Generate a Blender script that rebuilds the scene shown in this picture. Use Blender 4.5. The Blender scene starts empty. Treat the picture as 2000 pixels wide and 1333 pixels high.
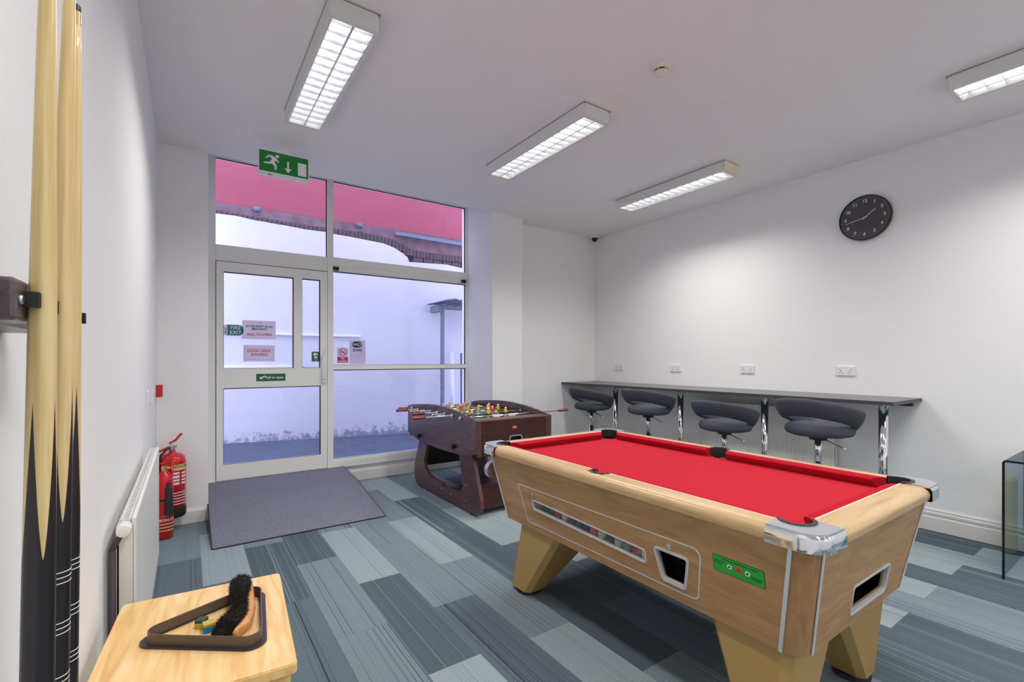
import bpy, bmesh, math, random
from mathutils import Vector, Matrix
random.seed(7)
PI = math.pi
sc = bpy.context.scene
C = bpy.data.collections.new('scene'); sc.collection.children.link(C)

# ------------------------------------------------------------------ camera
cam_d = bpy.data.cameras.new('camera'); cam = bpy.data.objects.new('camera', cam_d); C.objects.link(cam)
cam.location = (0, 0, 1.35)
YAW = math.atan(634 / 921.0)
cam.rotation_euler = (PI / 2, 0, -YAW)
cam_d.sensor_width = 36; cam_d.lens = 36 * 921 / 2000.0
cam_d.shift_y = 0.018; cam_d.clip_start = 0.02
sc.camera = cam
# ------------------------------------------------------------------ light and exposure
LAMP_W = 19.5; SPREAD = 139
SKY = (0.57, 0.60, 0.90); SKY_S = 7.5
w = bpy.data.worlds.new('sky'); sc.world = w; w.use_nodes = True
bg = w.node_tree.nodes['Background']; bg.inputs[0].default_value = (*SKY, 1); bg.inputs[1].default_value = SKY_S
sc.view_settings.view_transform = 'Standard'; sc.view_settings.look = 'None'
sc.view_settings.gamma = 1; sc.view_settings.use_curve_mapping = False
sc.view_settings.exposure = 0.0
sc.cycles.use_denoising = True
sc.cycles.max_bounces = 10; sc.cycles.diffuse_bounces = 6; sc.cycles.transparent_max_bounces = 16
sc.cycles.sample_clamp_indirect = 4
sc.cycles.caustics_reflective = True; sc.cycles.caustics_refractive = False

# ------------------------------------------------------------------ materials
def rgb(r, g, b):
    f = lambda c: ((c / 255 + .055) / 1.055) ** 2.4 if c > 10 else c / 255 / 12.92
    return (f(r), f(g), f(b))
def mat(name, col, rough=.5, metal=0., emit=0., spec=.5, coat=0., bump=0., bscale=200., vary=0., vscale=3., trans=0., alpha=1.):
    m = bpy.data.materials.new(name); m.use_nodes = True; nt = m.node_tree
    p = nt.nodes['Principled BSDF']
    p.inputs['Base Color'].default_value = (*col, 1); p.inputs['Roughness'].default_value = rough
    p.inputs['Metallic'].default_value = metal; p.inputs['Specular IOR Level'].default_value = spec
    p.inputs['Coat Weight'].default_value = coat; p.inputs['Alpha'].default_value = alpha
    if emit: p.inputs['Emission Color'].default_value = (*col, 1); p.inputs['Emission Strength'].default_value = emit
    if vary:
        tc = nt.nodes.new('ShaderNodeTexCoord'); n = nt.nodes.new('ShaderNodeTexNoise')
        n.inputs['Scale'].default_value = vscale; n.inputs['Detail'].default_value = 4
        r = nt.nodes.new('ShaderNodeMapRange'); r.inputs[3].default_value = 1 - vary; r.inputs[4].default_value = 1 + vary
        mx = nt.nodes.new('ShaderNodeMix'); mx.data_type = 'RGBA'; mx.blend_type = 'MULTIPLY'; mx.inputs[0].default_value = 1
        mx.inputs[6].default_value = (*col, 1)
        nt.links.new(tc.outputs['Object'], n.inputs['Vector']); nt.links.new(n.outputs[0], r.inputs[0])
        nt.links.new(r.outputs[0], mx.inputs[7]); nt.links.new(mx.outputs[2], p.inputs['Base Color'])
    if bump:
        tc = nt.nodes.new('ShaderNodeTexCoord'); n = nt.nodes.new('ShaderNodeTexNoise')
        n.inputs['Scale'].default_value = bscale; b = nt.nodes.new('ShaderNodeBump'); b.inputs['Strength'].default_value = bump
        b.inputs['Distance'].default_value = .002
        nt.links.new(tc.outputs['Object'], n.inputs['Vector']); nt.links.new(n.outputs[0], b.inputs['Height']); nt.links.new(b.outputs[0], p.inputs['Normal'])
    return m
def wood(name, c1, c2, scale=(6, 1, 6), rough=.4, c3=None, rot=(0, 0, 0), dist=2.0, coat=0., fine=60.):
    m = bpy.data.materials.new(name); m.use_nodes = True; nt = m.node_tree; N = nt.nodes.new; L = nt.links.new
    p = nt.nodes['Principled BSDF']; p.inputs['Roughness'].default_value = rough; p.inputs['Coat Weight'].default_value = coat
    tc = N('ShaderNodeTexCoord'); mp = N('ShaderNodeMapping'); mp.inputs['Scale'].default_value = scale; mp.inputs['Rotation'].default_value = rot
    n = N('ShaderNodeTexNoise'); n.inputs['Scale'].default_value = 2.2; n.inputs['Detail'].default_value = 6; n.inputs['Distortion'].default_value = dist
    n2 = N('ShaderNodeTexNoise'); n2.inputs['Scale'].default_value = fine; n2.inputs['Detail'].default_value = 2
    mp2 = N('ShaderNodeMapping'); mp2.inputs['Scale'].default_value = (scale[0] / max(scale), scale[1] / max(scale) * .35, scale[2] / max(scale))
    ad = N('ShaderNodeMath'); ad.operation = 'MULTIPLY_ADD'; ad.inputs[1].default_value = .35
    r = N('ShaderNodeValToRGB'); e = r.color_ramp.elements
    e[0].position = .38; e[0].color = (*c1, 1); e[1].position = .92; e[1].color = (*c2, 1)
    if c3: x = e.new(.62); x.color = (*c3, 1)
    L(tc.outputs['Object'], mp.inputs[0]); L(mp.outputs[0], n.inputs['Vector']); L(tc.outputs['Object'], mp2.inputs[0]); L(mp2.outputs[0], n2.inputs['Vector'])
    L(n2.outputs[0], ad.inputs[0]); L(n.outputs[0], ad.inputs[2]); L(ad.outputs[0], r.inputs[0]); L(r.outputs[0], p.inputs['Base Color'])
    return m
def glass(name, tint=(1, 1, 1), refl=1.0, ior=1.45):
    m = bpy.data.materials.new(name); m.use_nodes = True; nt = m.node_tree; nt.nodes.clear(); N = nt.nodes.new; L = nt.links.new
    o = N('ShaderNodeOutputMaterial'); t = N('ShaderNodeBsdfTransparent'); t.inputs[0].default_value = (*tint, 1)
    g = N('ShaderNodeBsdfGlossy'); g.inputs['Roughness'].default_value = .02; f = N('ShaderNodeFresnel'); f.inputs[0].default_value = ior
    k = N('ShaderNodeMath'); k.operation = 'MULTIPLY'; k.inputs[1].default_value = refl
    x = N('ShaderNodeMixShader'); L(f.outputs[0], k.inputs[0]); L(k.outputs[0], x.inputs[0]); L(t.outputs[0], x.inputs[1]); L(g.outputs[0], x.inputs[2]); L(x.outputs[0], o.inputs[0])
    return m
M = {}
M['wall'] = mat('wall_paint', rgb(238, 238, 238), .9, bump=.05, bscale=300)
M['ceiling'] = mat('ceiling_paint', rgb(240, 238, 238), .95)
M['skirt'] = mat('skirting_gloss', rgb(228, 228, 224), .45)
M['frame'] = mat('frame_white', rgb(244, 244, 236), .4)
M['gasket'] = mat('gasket', rgb(30, 28, 50), .6)
M['black'] = mat('black_plastic', rgb(22, 22, 24), .4)
M['black_soft'] = mat('black_rubber', rgb(38, 38, 40), .55)
M['dark'] = mat('dark_inside', rgb(8, 8, 9), .8)
M['white'] = mat('white_plastic', rgb(232, 232, 232), .35)
M['cream'] = mat('cream_plastic', rgb(228, 222, 205), .4)
M['fitting'] = mat('light_fitting_paint', rgb(222, 222, 220), .45)
M['chrome'] = mat('chrome', (.78, .79, .82), .06, 1)
M['chrome_dull'] = mat('brushed_metal', (.66, .68, .72), .28, 1)
M['alu'] = mat('aluminium_trim', (.74, .76, .78), .38, .45)
M['hammer'] = mat('pitted_chrome', (.72, .74, .78), .3, 1, bump=1., bscale=260)
M['glass'] = glass('window_glass', (.97, .98, 1), .6)
M['smoke'] = glass('smoked_glass', (.40, .50, .56), .4)
M['smoke_edge'] = mat('glass_edge', rgb(20, 22, 34), .15)
M['clear'] = glass('clear_pane', (.96, .96, .96), .3)
M['red_cloth'] = mat('red_baize', rgb(178, 34, 48), .95, spec=.1, bump=.25, bscale=900)
M['red_cloth_shaded'] = mat('red_baize_shaded', rgb(168, 22, 38), .95, spec=.1, bump=.25, bscale=900)  # copy of the red baize, darkened for the shaded cushion faces
M['oak'] = wood('oak_laminate', rgb(154, 114, 75), rgb(191, 148, 102), (7, .9, 7), .42, rgb(171, 130, 86), fine=120)
M['oak_x'] = wood('oak_laminate_end', rgb(154, 114, 75), rgb(191, 148, 102), (.9, 7, 7), .42, rgb(171, 130, 86), fine=120)
M['oak_v'] = wood('oak_laminate_corner', rgb(140, 100, 64), rgb(182, 140, 94), (8, 8, .8), .42, rgb(160, 119, 78), fine=120)
M['rail'] = wood('rail_wood', rgb(170, 135, 92), rgb(198, 168, 126), (9, .8, 9), .38, rgb(186, 153, 109), coat=.2)
M['rail_x'] = wood('rail_wood_end', rgb(170, 135, 92), rgb(198, 168, 126), (.8, 9, 9), .38, rgb(186, 153, 109), coat=.2)
M['leg_tan'] = mat('leg_paint', rgb(171, 138, 80), .45, bump=.1, bscale=500)
M['mahog'] = wood('mahogany_laminate', rgb(54, 28, 26), rgb(84, 46, 40), (1.2, 1.2, 14), .32, rgb(66, 34, 30))
M['mahog_side'] = wood('mahogany_side', rgb(68, 50, 54), rgb(92, 68, 72), (12, 1, 12), .25, rgb(80, 58, 62))
M['mahog_edge'] = mat('mahogany_edge', rgb(96, 62, 58), .35)
M['handle'] = wood('handle_wood', rgb(96, 40, 28), rgb(150, 78, 56), (2, 20, 20), .3)
M['table_top'] = wood('rubberwood', rgb(216, 164, 96), rgb(244, 218, 168), (9, 1.1, 9), .35, rgb(234, 194, 128), coat=.15)
M['cue_wood'] = wood('cue_ash', rgb(206, 176, 116), rgb(232, 210, 156), (40, 40, 1.2), .3, rgb(220, 194, 136), coat=.3)
M['brush_wood'] = wood('brush_wood', rgb(196, 130, 70), rgb(228, 172, 110), (8, 2, 8), .35)
M['rack_wood'] = wood('rack_wood', rgb(66, 56, 60), rgb(104, 90, 96), (30, 1, 30), .3)
M['stool_fabric'] = mat('charcoal_upholstery', rgb(70, 71, 84), .95, bump=.6, bscale=700, vary=.18, vscale=350)
M['counter'] = mat('grey_worktop', rgb(112, 110, 112), .38, vary=.05, vscale=40)
M['counter_edge'] = mat('worktop_edge', rgb(70, 67, 71), .5)
M['rad'] = mat('radiator_enamel', rgb(226, 225, 220), .35)
M['red'] = mat('extinguisher_red', rgb(206, 18, 30), .25, coat=.4)
M['red_box'] = mat('red_plastic', rgb(200, 30, 35), .4)
M['label_cream'] = mat('cream_label', rgb(226, 205, 140), .6)
M['ink_white'] = mat('white_ink', rgb(238, 236, 236), .6)
M['ink_black'] = mat('black_ink', rgb(28, 26, 40), .6)
M['ink_red'] = mat('red_ink', rgb(200, 40, 70), .6)
M['paper'] = mat('paper', rgb(232, 226, 230), .8)
M['paper_back'] = mat('laminated_paper', rgb(214, 208, 226), .5)
for k in ('paper', 'paper_back'):
    nt = M[k].node_tree; tr = nt.nodes.new('ShaderNodeBsdfTranslucent'); tr.inputs[0].default_value = (.93, .88, .92, 1); mxs = nt.nodes.new('ShaderNodeMixShader'); mxs.inputs[0].default_value = .6
    nt.links.new(nt.nodes['Principled BSDF'].outputs[0], mxs.inputs[1]); nt.links.new(tr.outputs[0], mxs.inputs[2]); nt.links.new(mxs.outputs[0], nt.nodes['Material Output'].inputs[0])
M['cream_end'] = mat('yellowed_plastic', rgb(240, 230, 196), .5)
M['teal'] = mat('teal_sign', rgb(36, 130, 140), .5)
M['green'] = mat('sign_green', rgb(0, 110, 78), .45)
M['exit_green'] = mat('exit_green', rgb(10, 128, 48), .4)
M['sticker_green'] = mat('sticker_green', rgb(38, 168, 46), .4)
M['sticker_dark'] = mat('sticker_dark', rgb(14, 82, 22), .5)
M['brass'] = mat('brass', (.80, .62, .25), .25, 1)
M['bristle'] = mat('black_bristle', rgb(26, 23, 22), .8)
M['triangle'] = mat('brown_plastic', rgb(92, 78, 66), .4)
M['triangle_base'] = mat('dark_plastic', rgb(52, 44, 50), .35)
M['chalk'] = mat('blue_chalk', rgb(38, 130, 190), .8)
M['chalk_label'] = mat('gold_label', rgb(196, 170, 50), .4)
M['dgreen'] = mat('dark_green', rgb(30, 66, 52), .5)
M['bin_y'] = mat('olive_yellow_plastic', rgb(196, 180, 84), .4)
M['mat_pile'] = mat('entrance_mat', rgb(125, 126, 140), 1, spec=.1, bump=1, bscale=600, vary=.6, vscale=110)
M['rubber_edge'] = mat('rubber_edge', rgb(46, 44, 48), .8)
M['tube'] = mat('fluorescent_tube', (1, .99, .96), .4, emit=5.0)
M['louvre'] = mat('louvre_aluminium', (.90, .90, .91), .22, .9)
M['highlight_line'] = mat('cloth_highlight', rgb(244, 214, 205), .7)
M['field'] = mat('pitch_green', rgb(60, 110, 70), .7)
M['fig_red'] = mat('figure_red', rgb(214, 60, 50), .4); M['fig_yel'] = mat('figure_yellow', rgb(232, 196, 30), .4)
M['fig_skin'] = mat('figure_skin', rgb(236, 190, 170), .5)
M['orange'] = mat('orange_badge', rgb(222, 130, 90), .5)
M['clock_face'] = mat('clock_face', rgb(84, 84, 92), .35)
M['clock_rim'] = mat('clock_rim', rgb(26, 25, 27), .3)
# outdoors
M['render'] = mat('painted_render', rgb(192, 191, 197), .9, vary=.10, vscale=1.4, bump=.6, bscale=14)
M['pink'] = mat('pink_render', rgb(146, 73, 84), .9, vary=.16, vscale=.9)
M['concrete'] = mat('stained_concrete', rgb(108, 87, 92), .9, vary=.75, vscale=7)
M['brick'] = mat('old_brick', rgb(82, 66, 70), .9, vary=.6, vscale=1.5)
M['mortar_and_shade'] = mat('mortar_and_shade', rgb(78, 70, 76), .95)  # mortar outdoors, also painted shade on the bulkhead and radiator pipe
M['ground'] = mat('tarmac', rgb(66, 75, 92), .9, vary=.3, vscale=3, bump=.5, bscale=60)
M['galv'] = mat('galvanised', rgb(104, 112, 128), .5, .3)
M['ledge_white'] = mat('ledge_paint', rgb(212, 212, 218), .8)

nt = M['render'].node_tree; N = nt.nodes.new; L = nt.links.new; p = nt.nodes['Principled BSDF']
g_ = N('ShaderNodeNewGeometry'); sp_ = N('ShaderNodeSeparateXYZ'); L(g_.outputs['Position'], sp_.inputs[0])
n_ = N('ShaderNodeTexNoise'); n_.inputs['Scale'].default_value = 13; n_.inputs['Detail'].default_value = 8; n_.inputs['Roughness'].default_value = .7; L(g_.outputs['Position'], n_.inputs['Vector'])
h_ = N('ShaderNodeMapRange'); h_.inputs[1].default_value = .10; h_.inputs[2].default_value = .50; h_.inputs[3].default_value = .26; h_.inputs[4].default_value = -.22; L(sp_.outputs[2], h_.inputs[0])
a_ = N('ShaderNodeMath'); a_.operation = 'ADD'; L(n_.outputs[0], a_.inputs[0]); L(h_.outputs[0], a_.inputs[1])
r_ = N('ShaderNodeMapRange'); r_.inputs[1].default_value = .56; r_.inputs[2].default_value = .70; r_.inputs[4].default_value = .75; L(a_.outputs[0], r_.inputs[0])
x_ = N('ShaderNodeMix'); x_.data_type = 'RGBA'; x_.inputs[7].default_value = (*rgb(96, 96, 112), 1); L(r_.outputs[0], x_.inputs[0])
old = p.inputs['Base Color'].links[0].from_socket; L(old, x_.inputs[6]); L(x_.outputs[2], p.inputs['Base Color'])

def carpet(name, base, line, f):
    m = bpy.data.materials.new(name); m.use_nodes = True; nt = m.node_tree; N = nt.nodes.new; L = nt.links.new
    p = nt.nodes['Principled BSDF']; p.inputs['Roughness'].default_value = 1; p.inputs['Specular IOR Level'].default_value = .1
    g = N('ShaderNodeNewGeometry'); oi = N('ShaderNodeObjectInfo')
    off = N('ShaderNodeVectorMath'); off.operation = 'MULTIPLY_ADD'
    cb = N('ShaderNodeCombineXYZ'); L(oi.outputs['Random'], cb.inputs[0]); L(oi.outputs['Random'], cb.inputs[1])
    sc_ = N('ShaderNodeVectorMath'); sc_.operation = 'ADD'
    mp = N('ShaderNodeMapping'); mp.inputs['Scale'].default_value = (1, .0006, 1)
    s7 = N('ShaderNodeVectorMath'); s7.operation = 'SCALE'; s7.inputs['Scale'].default_value = 37.
    L(cb.outputs[0], s7.inputs[0]); L(g.outputs['Position'], sc_.inputs[0]); L(s7.outputs[0], sc_.inputs[1]); L(sc_.outputs[0], mp.inputs[0])
    a = N('ShaderNodeTexNoise'); a.inputs['Scale'].default_value = f; a.inputs['Detail'].default_value = 1.5; L(mp.outputs[0], a.inputs['Vector'])
    lf = N('ShaderNodeTexNoise'); lf.inputs['Scale'].default_value = 7; L(mp.outputs[0], lf.inputs['Vector'])
    th = N('ShaderNodeMapRange'); th.inputs[1].default_value = .54; th.inputs[2].default_value = .64; L(a.outputs[0], th.inputs[0])
    mk = N('ShaderNodeMapRange'); mk.inputs[1].default_value = .40; mk.inputs[2].default_value = .58; L(lf.outputs[0], mk.inputs[0])
    mu = N('ShaderNodeMath'); mu.operation = 'MULTIPLY'; L(th.outputs[0], mu.inputs[0]); L(mk.outputs[0], mu.inputs[1])
    mx = N('ShaderNodeMix'); mx.data_type = 'RGBA'; mx.inputs[6].default_value = (*base, 1); mx.inputs[7].default_value = (*line, 1); L(mu.outputs[0], mx.inputs[0])
    sp = N('ShaderNodeTexNoise'); sp.inputs['Scale'].default_value = 330; sp.inputs['Detail'].default_value = 2; L(g.outputs['Position'], sp.inputs['Vector'])
    sr = N('ShaderNodeMapRange'); sr.inputs[1].default_value = .3; sr.inputs[2].default_value = .7; sr.inputs[3].default_value = .68; sr.inputs[4].default_value = 1.32; L(sp.outputs[0], sr.inputs[0])
    m2 = N('ShaderNodeMix'); m2.data_type = 'RGBA'; m2.blend_type = 'MULTIPLY'; m2.inputs[0].default_value = 1
    L(mx.outputs[2], m2.inputs[6]); L(sr.outputs[0], m2.inputs[7]); L(m2.outputs[2], p.inputs['Base Color'])
    b = N('ShaderNodeBump'); b.inputs['Strength'].default_value = .5; b.inputs['Distance'].default_value = .003; L(sp.outputs[0], b.inputs['Height']); L(b.outputs[0], p.inputs['Normal'])
    return m
CP = [carpet('carpet_pale', rgb(144, 156, 160), rgb(118, 130, 135), 150), carpet('carpet_mid', rgb(120, 133, 139), rgb(84, 95, 103), 130),
      carpet('carpet_dark', rgb(82, 93, 100), rgb(120, 132, 139), 120), carpet('carpet_ribbed', rgb(98, 109, 118), rgb(60, 69, 78), 170)]

# ------------------------------------------------------------------ helpers
def obj(name, bm, m, parent=None, smooth=False, loc=None):
    me = bpy.data.meshes.new(name)
    if isinstance(bm, bpy.types.Mesh): me = bm
    else:
        bmesh.ops.recalc_face_normals(bm, faces=bm.faces[:])
        bm.to_mesh(me); bm.free()
    if m is not None and len(me.materials) == 0:
        for x in (m if isinstance(m, (list, tuple)) else [m]): me.materials.append(M[x] if isinstance(x, str) else x)
    o = bpy.data.objects.new(name, me); C.objects.link(o)
    if parent: o.parent = parent
    if loc: o.location = loc
    if smooth:
        for p in me.polygons: p.use_smooth = True
        if smooth is not True: me.set_sharp_from_angle(angle=math.radians(smooth))
    return o
def tag(o, label=None, cat=None, group=None, kind=None):
    if label: o['label'] = label
    if cat: o['category'] = cat
    if group: o['group'] = group
    if kind: o['kind'] = kind
    return o
def thing(name, label, cat, loc=(0, 0, 0), rz=0, group=None):
    o = bpy.data.objects.new(name, None); C.objects.link(o); o.location = loc; o.rotation_euler = (0, 0, rz); o.empty_display_size = .05
    return tag(o, label, cat, group)
def struct(name, bm=None, m=None, loc=None):
    if bm is None:
        o = bpy.data.objects.new(name, None); C.objects.link(o)
        if loc: o.location = loc
    else: o = obj(name, bm, m, None, False, loc)
    o['kind'] = 'structure'; return o
def dup(root, label=None, group=None):
    r = root.copy(); C.objects.link(r)
    if label: r['label'] = label
    if group: r['group'] = group
    for ch in list(root.children):
        c = ch.copy(); C.objects.link(c); c.parent = r
        for g in list(ch.children):
            d = g.copy(); C.objects.link(d); d.parent = c
    return r
def B(): return bmesh.new()
def box(bm, x0, x1, y0, y1, z0, z1, bev=0., seg=2, mi=0):
    r = bmesh.ops.create_cube(bm, size=1)
    for v in r['verts']:
        v.co = Vector(((x0 + x1) / 2 + v.co.x * (x1 - x0), (y0 + y1) / 2 + v.co.y * (y1 - y0), (z0 + z1) / 2 + v.co.z * (z1 - z0)))
    fs = {f for v in r['verts'] for f in v.link_faces}
    for f in fs: f.material_index = mi
    if bev > 0:
        es = {e for v in r['verts'] for e in v.link_edges}
        q = bmesh.ops.bevel(bm, geom=list(es), offset=bev, segments=seg, affect='EDGES', profile=.5)
        for f in q['faces']: f.material_index = mi
    return bm
def frame_m(o, u, v, n=None):
    u = Vector(u).normalized(); v = Vector(v).normalized(); n = Vector(n).normalized() if n is not None else u.cross(v)
    m = Matrix((u, v, n)).transposed().to_4x4(); m.translation = Vector(o); return m
def plate(bm, outer, holes=(), th=.01, mx=None, mi=0):
    """a flat plate with holes: outlines in (u, v), thickness downwards from w=0; mx places it"""
    before = set(bm.verts)
    loops = [outer] + list(holes); es = []
    for lp in loops:
        vs = [bm.verts.new((p[0], p[1], 0)) for p in lp]
        for i in range(len(vs)): es.append(bm.edges.new((vs[i], vs[(i + 1) % len(vs)])))
    r = bmesh.ops.triangle_fill(bm, use_beauty=True, use_dissolve=False, edges=es, normal=(0, 0, 1))
    fs = [g for g in r['geom'] if isinstance(g, bmesh.types.BMFace)]
    if th:
        q = bmesh.ops.extrude_face_region(bm, geom=fs)
        for v in [g for g in q['geom'] if isinstance(g, bmesh.types.BMVert)]: v.co.z -= th
    new = [v for v in bm.verts if v not in before]
    for f in {f for v in new for f in v.link_faces}: f.material_index = mi
    if mx is not None: bmesh.ops.transform(bm, matrix=mx, verts=new)
    return bm
def rrect(x0, y0, x1, y1, r, n=5):
    pts = []
    for cx, cy, a in ((x1 - r, y1 - r, 0), (x0 + r, y1 - r, 90), (x0 + r, y0 + r, 180), (x1 - r, y0 + r, 270)):
        for i in range(n + 1):
            t = math.radians(a + 90 * i / n); pts.append((cx + r * math.cos(t), cy + r * math.sin(t)))
    return pts
def rpoly(P, r, n=5):
    """polygon P with its corners rounded"""
    out = []; k = len(P)
    for i in range(k):
        a, b, c = Vector(P[i - 1]), Vector(P[i]), Vector(P[(i + 1) % k])
        d1 = (a - b).normalized(); d2 = (c - b).normalized(); ang = d1.angle(d2); rr = r[i] if isinstance(r, (list, tuple)) else r
        if rr <= 0 or ang > 3.1: out.append(tuple(b)); continue
        t = min(rr / math.tan(ang / 2), (a - b).length * .49, (c - b).length * .49); r2 = t * math.tan(ang / 2)
        cen = b + (d1 + d2).normalized() * (r2 / math.sin(ang / 2))
        p0 = b + d1 * t - cen; p1 = b + d2 * t - cen
        a0 = math.atan2(p0.y, p0.x); a1 = math.atan2(p1.y, p1.x); da = (a1 - a0 + PI) % (2 * PI) - PI
        for j in range(n + 1):
            q = a0 + da * j / n; out.append((cen.x + r2 * math.cos(q), cen.y + r2 * math.sin(q)))
    return out
def circ(cx, cy, r, n=24, a0=0, a1=360, close=False):
    m = n if not close else n + 1
    return [(cx + r * math.cos(math.radians(a0 + (a1 - a0) * i / n)), cy + r * math.sin(math.radians(a0 + (a1 - a0) * i / n))) for i in range(m)]
def cyl(bm, p0, p1, r0, r1=None, n=16, caps=True, mi=0):
    p0, p1 = Vector(p0), Vector(p1); r1 = r0 if r1 is None else r1; d = (p1 - p0); q = d.to_track_quat('Z', 'Y')
    rs = []
    for p, r in ((p0, r0), (p1, r1)): rs.append([bm.verts.new(p + q @ Vector((r * math.cos(2 * PI * i / n), r * math.sin(2 * PI * i / n), 0))) for i in range(n)])
    for i in range(n): f = bm.faces.new((rs[0][i], rs[0][(i + 1) % n], rs[1][(i + 1) % n], rs[1][i])); f.material_index = mi; f.smooth = True
    if caps:
        for k in rs: f = bm.faces.new(k); f.material_index = mi
    return bm
def lathe(bm, prof, c=(0, 0, 0), n=24, axis='Z', mi=0):
    rs = []; c = Vector(c)
    for r, z in prof:
        ring = []
        for i in range(n):
            a = 2 * PI * i / n; x, y = r * math.cos(a), r * math.sin(a)
            co = Vector((x, y, z)) if axis == 'Z' else (Vector((z, x, y)) if axis == 'X' else Vector((x, z, y)))
            ring.append(bm.verts.new(c + co))
        rs.append(ring)
    for a, b in zip(rs, rs[1:]):
        for i in range(n): f = bm.faces.new((a[i], a[(i + 1) % n], b[(i + 1) % n], b[i])); f.material_index = mi; f.smooth = True
    for k in (rs[0], rs[-1]):
        try: f = bm.faces.new(k); f.material_index = mi
        except ValueError: pass
    return bm
def sweep(bm, path, r, n=8, mi=0, flat=1.0):
    """tube along a path"""
    path = [Vector(p) for p in path]; rs = []
    for i, p in enumerate(path):
        t = (path[min(i + 1, len(path) - 1)] - path[max(i - 1, 0)]).normalized(); q = t.to_track_quat('Z', 'Y'); rr = r[i] if isinstance(r, (list, tuple)) else r
        rs.append([bm.verts.new(p + q @ Vector((rr * math.cos(2 * PI * j / n), rr * flat * math.sin(2 * PI * j / n), 0))) for j in range(n)])
    for a, b in zip(rs, rs[1:]):
        for j in range(n): f = bm.faces.new((a[j], a[(j + 1) % n], b[(j + 1) % n], b[j])); f.smooth = True; f.material_index = mi
    for k in (rs[0], rs[-1]): bm.faces.new(k).material_index = mi
    return bm
def extrude_profile(bm, prof, p0, p1, up=(0, 0, 1), side=None, mi=0, caps=True):
    """a closed profile of (side, up) swept straight from p0 to p1"""
    p0, p1, up = Vector(p0), Vector(p1), Vector(up); d = (p1 - p0).normalized(); s = Vector(side) if side else d.cross(up)
    a = [bm.verts.new(p0 + s * x + up * y) for x, y in prof]; b = [bm.verts.new(p1 + s * x + up * y) for x, y in prof]; n = len(a)
    for i in range(n): bm.faces.new((a[i], a[(i + 1) % n], b[(i + 1) % n], b[i])).material_index = mi
    if caps: bm.faces.new(a).material_index = mi; bm.faces.new(b).material_index = mi
    return bm
_fc = [0]
def text_mesh(body, size, align='CENTER', ext=.0004, bold=0., width=None):
    cu = bpy.data.curves.new('lettering', 'FONT'); cu.body = body; cu.size = size; cu.align_x = align; cu.align_y = 'CENTER'
    cu.extrude = ext; cu.offset = bold; cu.resolution_u = 3; cu.space_line = 1.0
    o = bpy.data.objects.new('lettering', cu); C.objects.link(o)
    bpy.context.view_layer.update()
    dg = bpy.context.evaluated_depsgraph_get(); me = bpy.data.meshes.new_from_object(o.evaluated_get(dg))
    bpy.data.objects.remove(o); bpy.data.curves.remove(cu); me.materials.clear()
    if width:
        xs = [v.co.x for v in me.vertices]; w_ = max(xs) - min(xs)
        for v in me.vertices: v.co.x *= width / w_
    return me
def text(body, size, mx, m, parent, name='lettering', **k):
    me = text_mesh(body, size, **k); me.transform(mx); me.materials.append(M[m]); o = bpy.data.objects.new(name, me); C.objects.link(o); o.parent = parent; return o
F_ = (math.sin(YAW), math.cos(YAW)); R_ = (math.cos(YAW), -math.sin(YAW))
def on_y(px, py, Y):
    """the point of the plane y=Y seen at a pixel of the photograph (used to measure the wall outdoors)"""
    l = (px - 1000) / 921; dx, dy = F_[0] + l * R_[0], F_[1] + l * R_[1]; s = Y / dy
    return (dx * s, 1.35 + (702.5 - py) / 921 * s)

# ================================================================== SETTING
XL, XR, YB, YF, ZC = -.2, 4.84, 4.93, -3.2, 3.09
YW = 5.30                                    # inner face of the window frame
bm = B(); box(bm, XL - .2, XR + .2, YF - .2, 5.36, -.2, -.005); floor = struct('floor', bm, CP[3])
# carpet planks, brick bond, 0.2575 x 0.992
PX, PY = .2575, .992; cache = {}
def plank(x0, x1, y0, y1, mi):
    x0, x1 = max(x0, XL), min(x1, XR); y1 = min(y1, 5.33 if (x0 > .1 and x1 < 3.0) else (4.93 if x0 > 2.9 else 4.73)); y0 = max(y0, YF)
    if x1 - x0 < .01 or y1 - y0 < .01: return
    k = (round(x1 - x0, 3), round(y1 - y0, 3), mi)
    if k not in cache:
        b = B(); box(b, -(x1 - x0) / 2 + .0004, (x1 - x0) / 2 - .0004, -(y1 - y0) / 2 + .0004, (y1 - y0) / 2 - .0004, -.005, 0)
        me = bpy.data.meshes.new('carpet_plank'); b.to_mesh(me); b.free(); me.materials.append(CP[mi]); cache[k] = me
    o = bpy.data.objects.new('carpet_plank', cache[k]); C.objects.link(o); o.parent = floor; o.location = ((x0 + x1) / 2, (y0 + y1) / 2, 0)
known = {(-1, 0): 3, (-1, 1): 1, (-2, 0): 3, (0, 0): 0, (0, 1): 1, (1, 0): 2, (1, 1): 1, (2, 0): 2, (2, -1): 1, (2, 1): 1, (3, 0): 0, (3, -1): 2, (3, 1): 1, (4, -1): 1, (4, 0): 1,
         (5, 0): 0, (5, -1): 1, (4, -2): 3, (6, 0): 2, (6, -1): 2, (1, -1): 3, (2, -2): 1, (0, -1): 3, (5, 1): 1, (6, -2): 2, (7, -1): 2, (7, -2): 3, (8, -2): 2, (5, -2): 0, (7, 0): 0, (8, 0): 0,
         (6, -3): 1, (7, -3): 1, (5, -3): 1, (4, -3): 2, (9, -2): 1, (10, -2): 0, (10, -3): 2, (11, -2): 0, (12, -2): 0, (13, -2): 0, (14, -2): 2, (11, -3): 2, (12, -3): 1, (13, -3): 1, (15, -2): 0, (15, -3): 2, (16, -2): 1, (16, -3): 0, (17, -2): 2}
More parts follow.
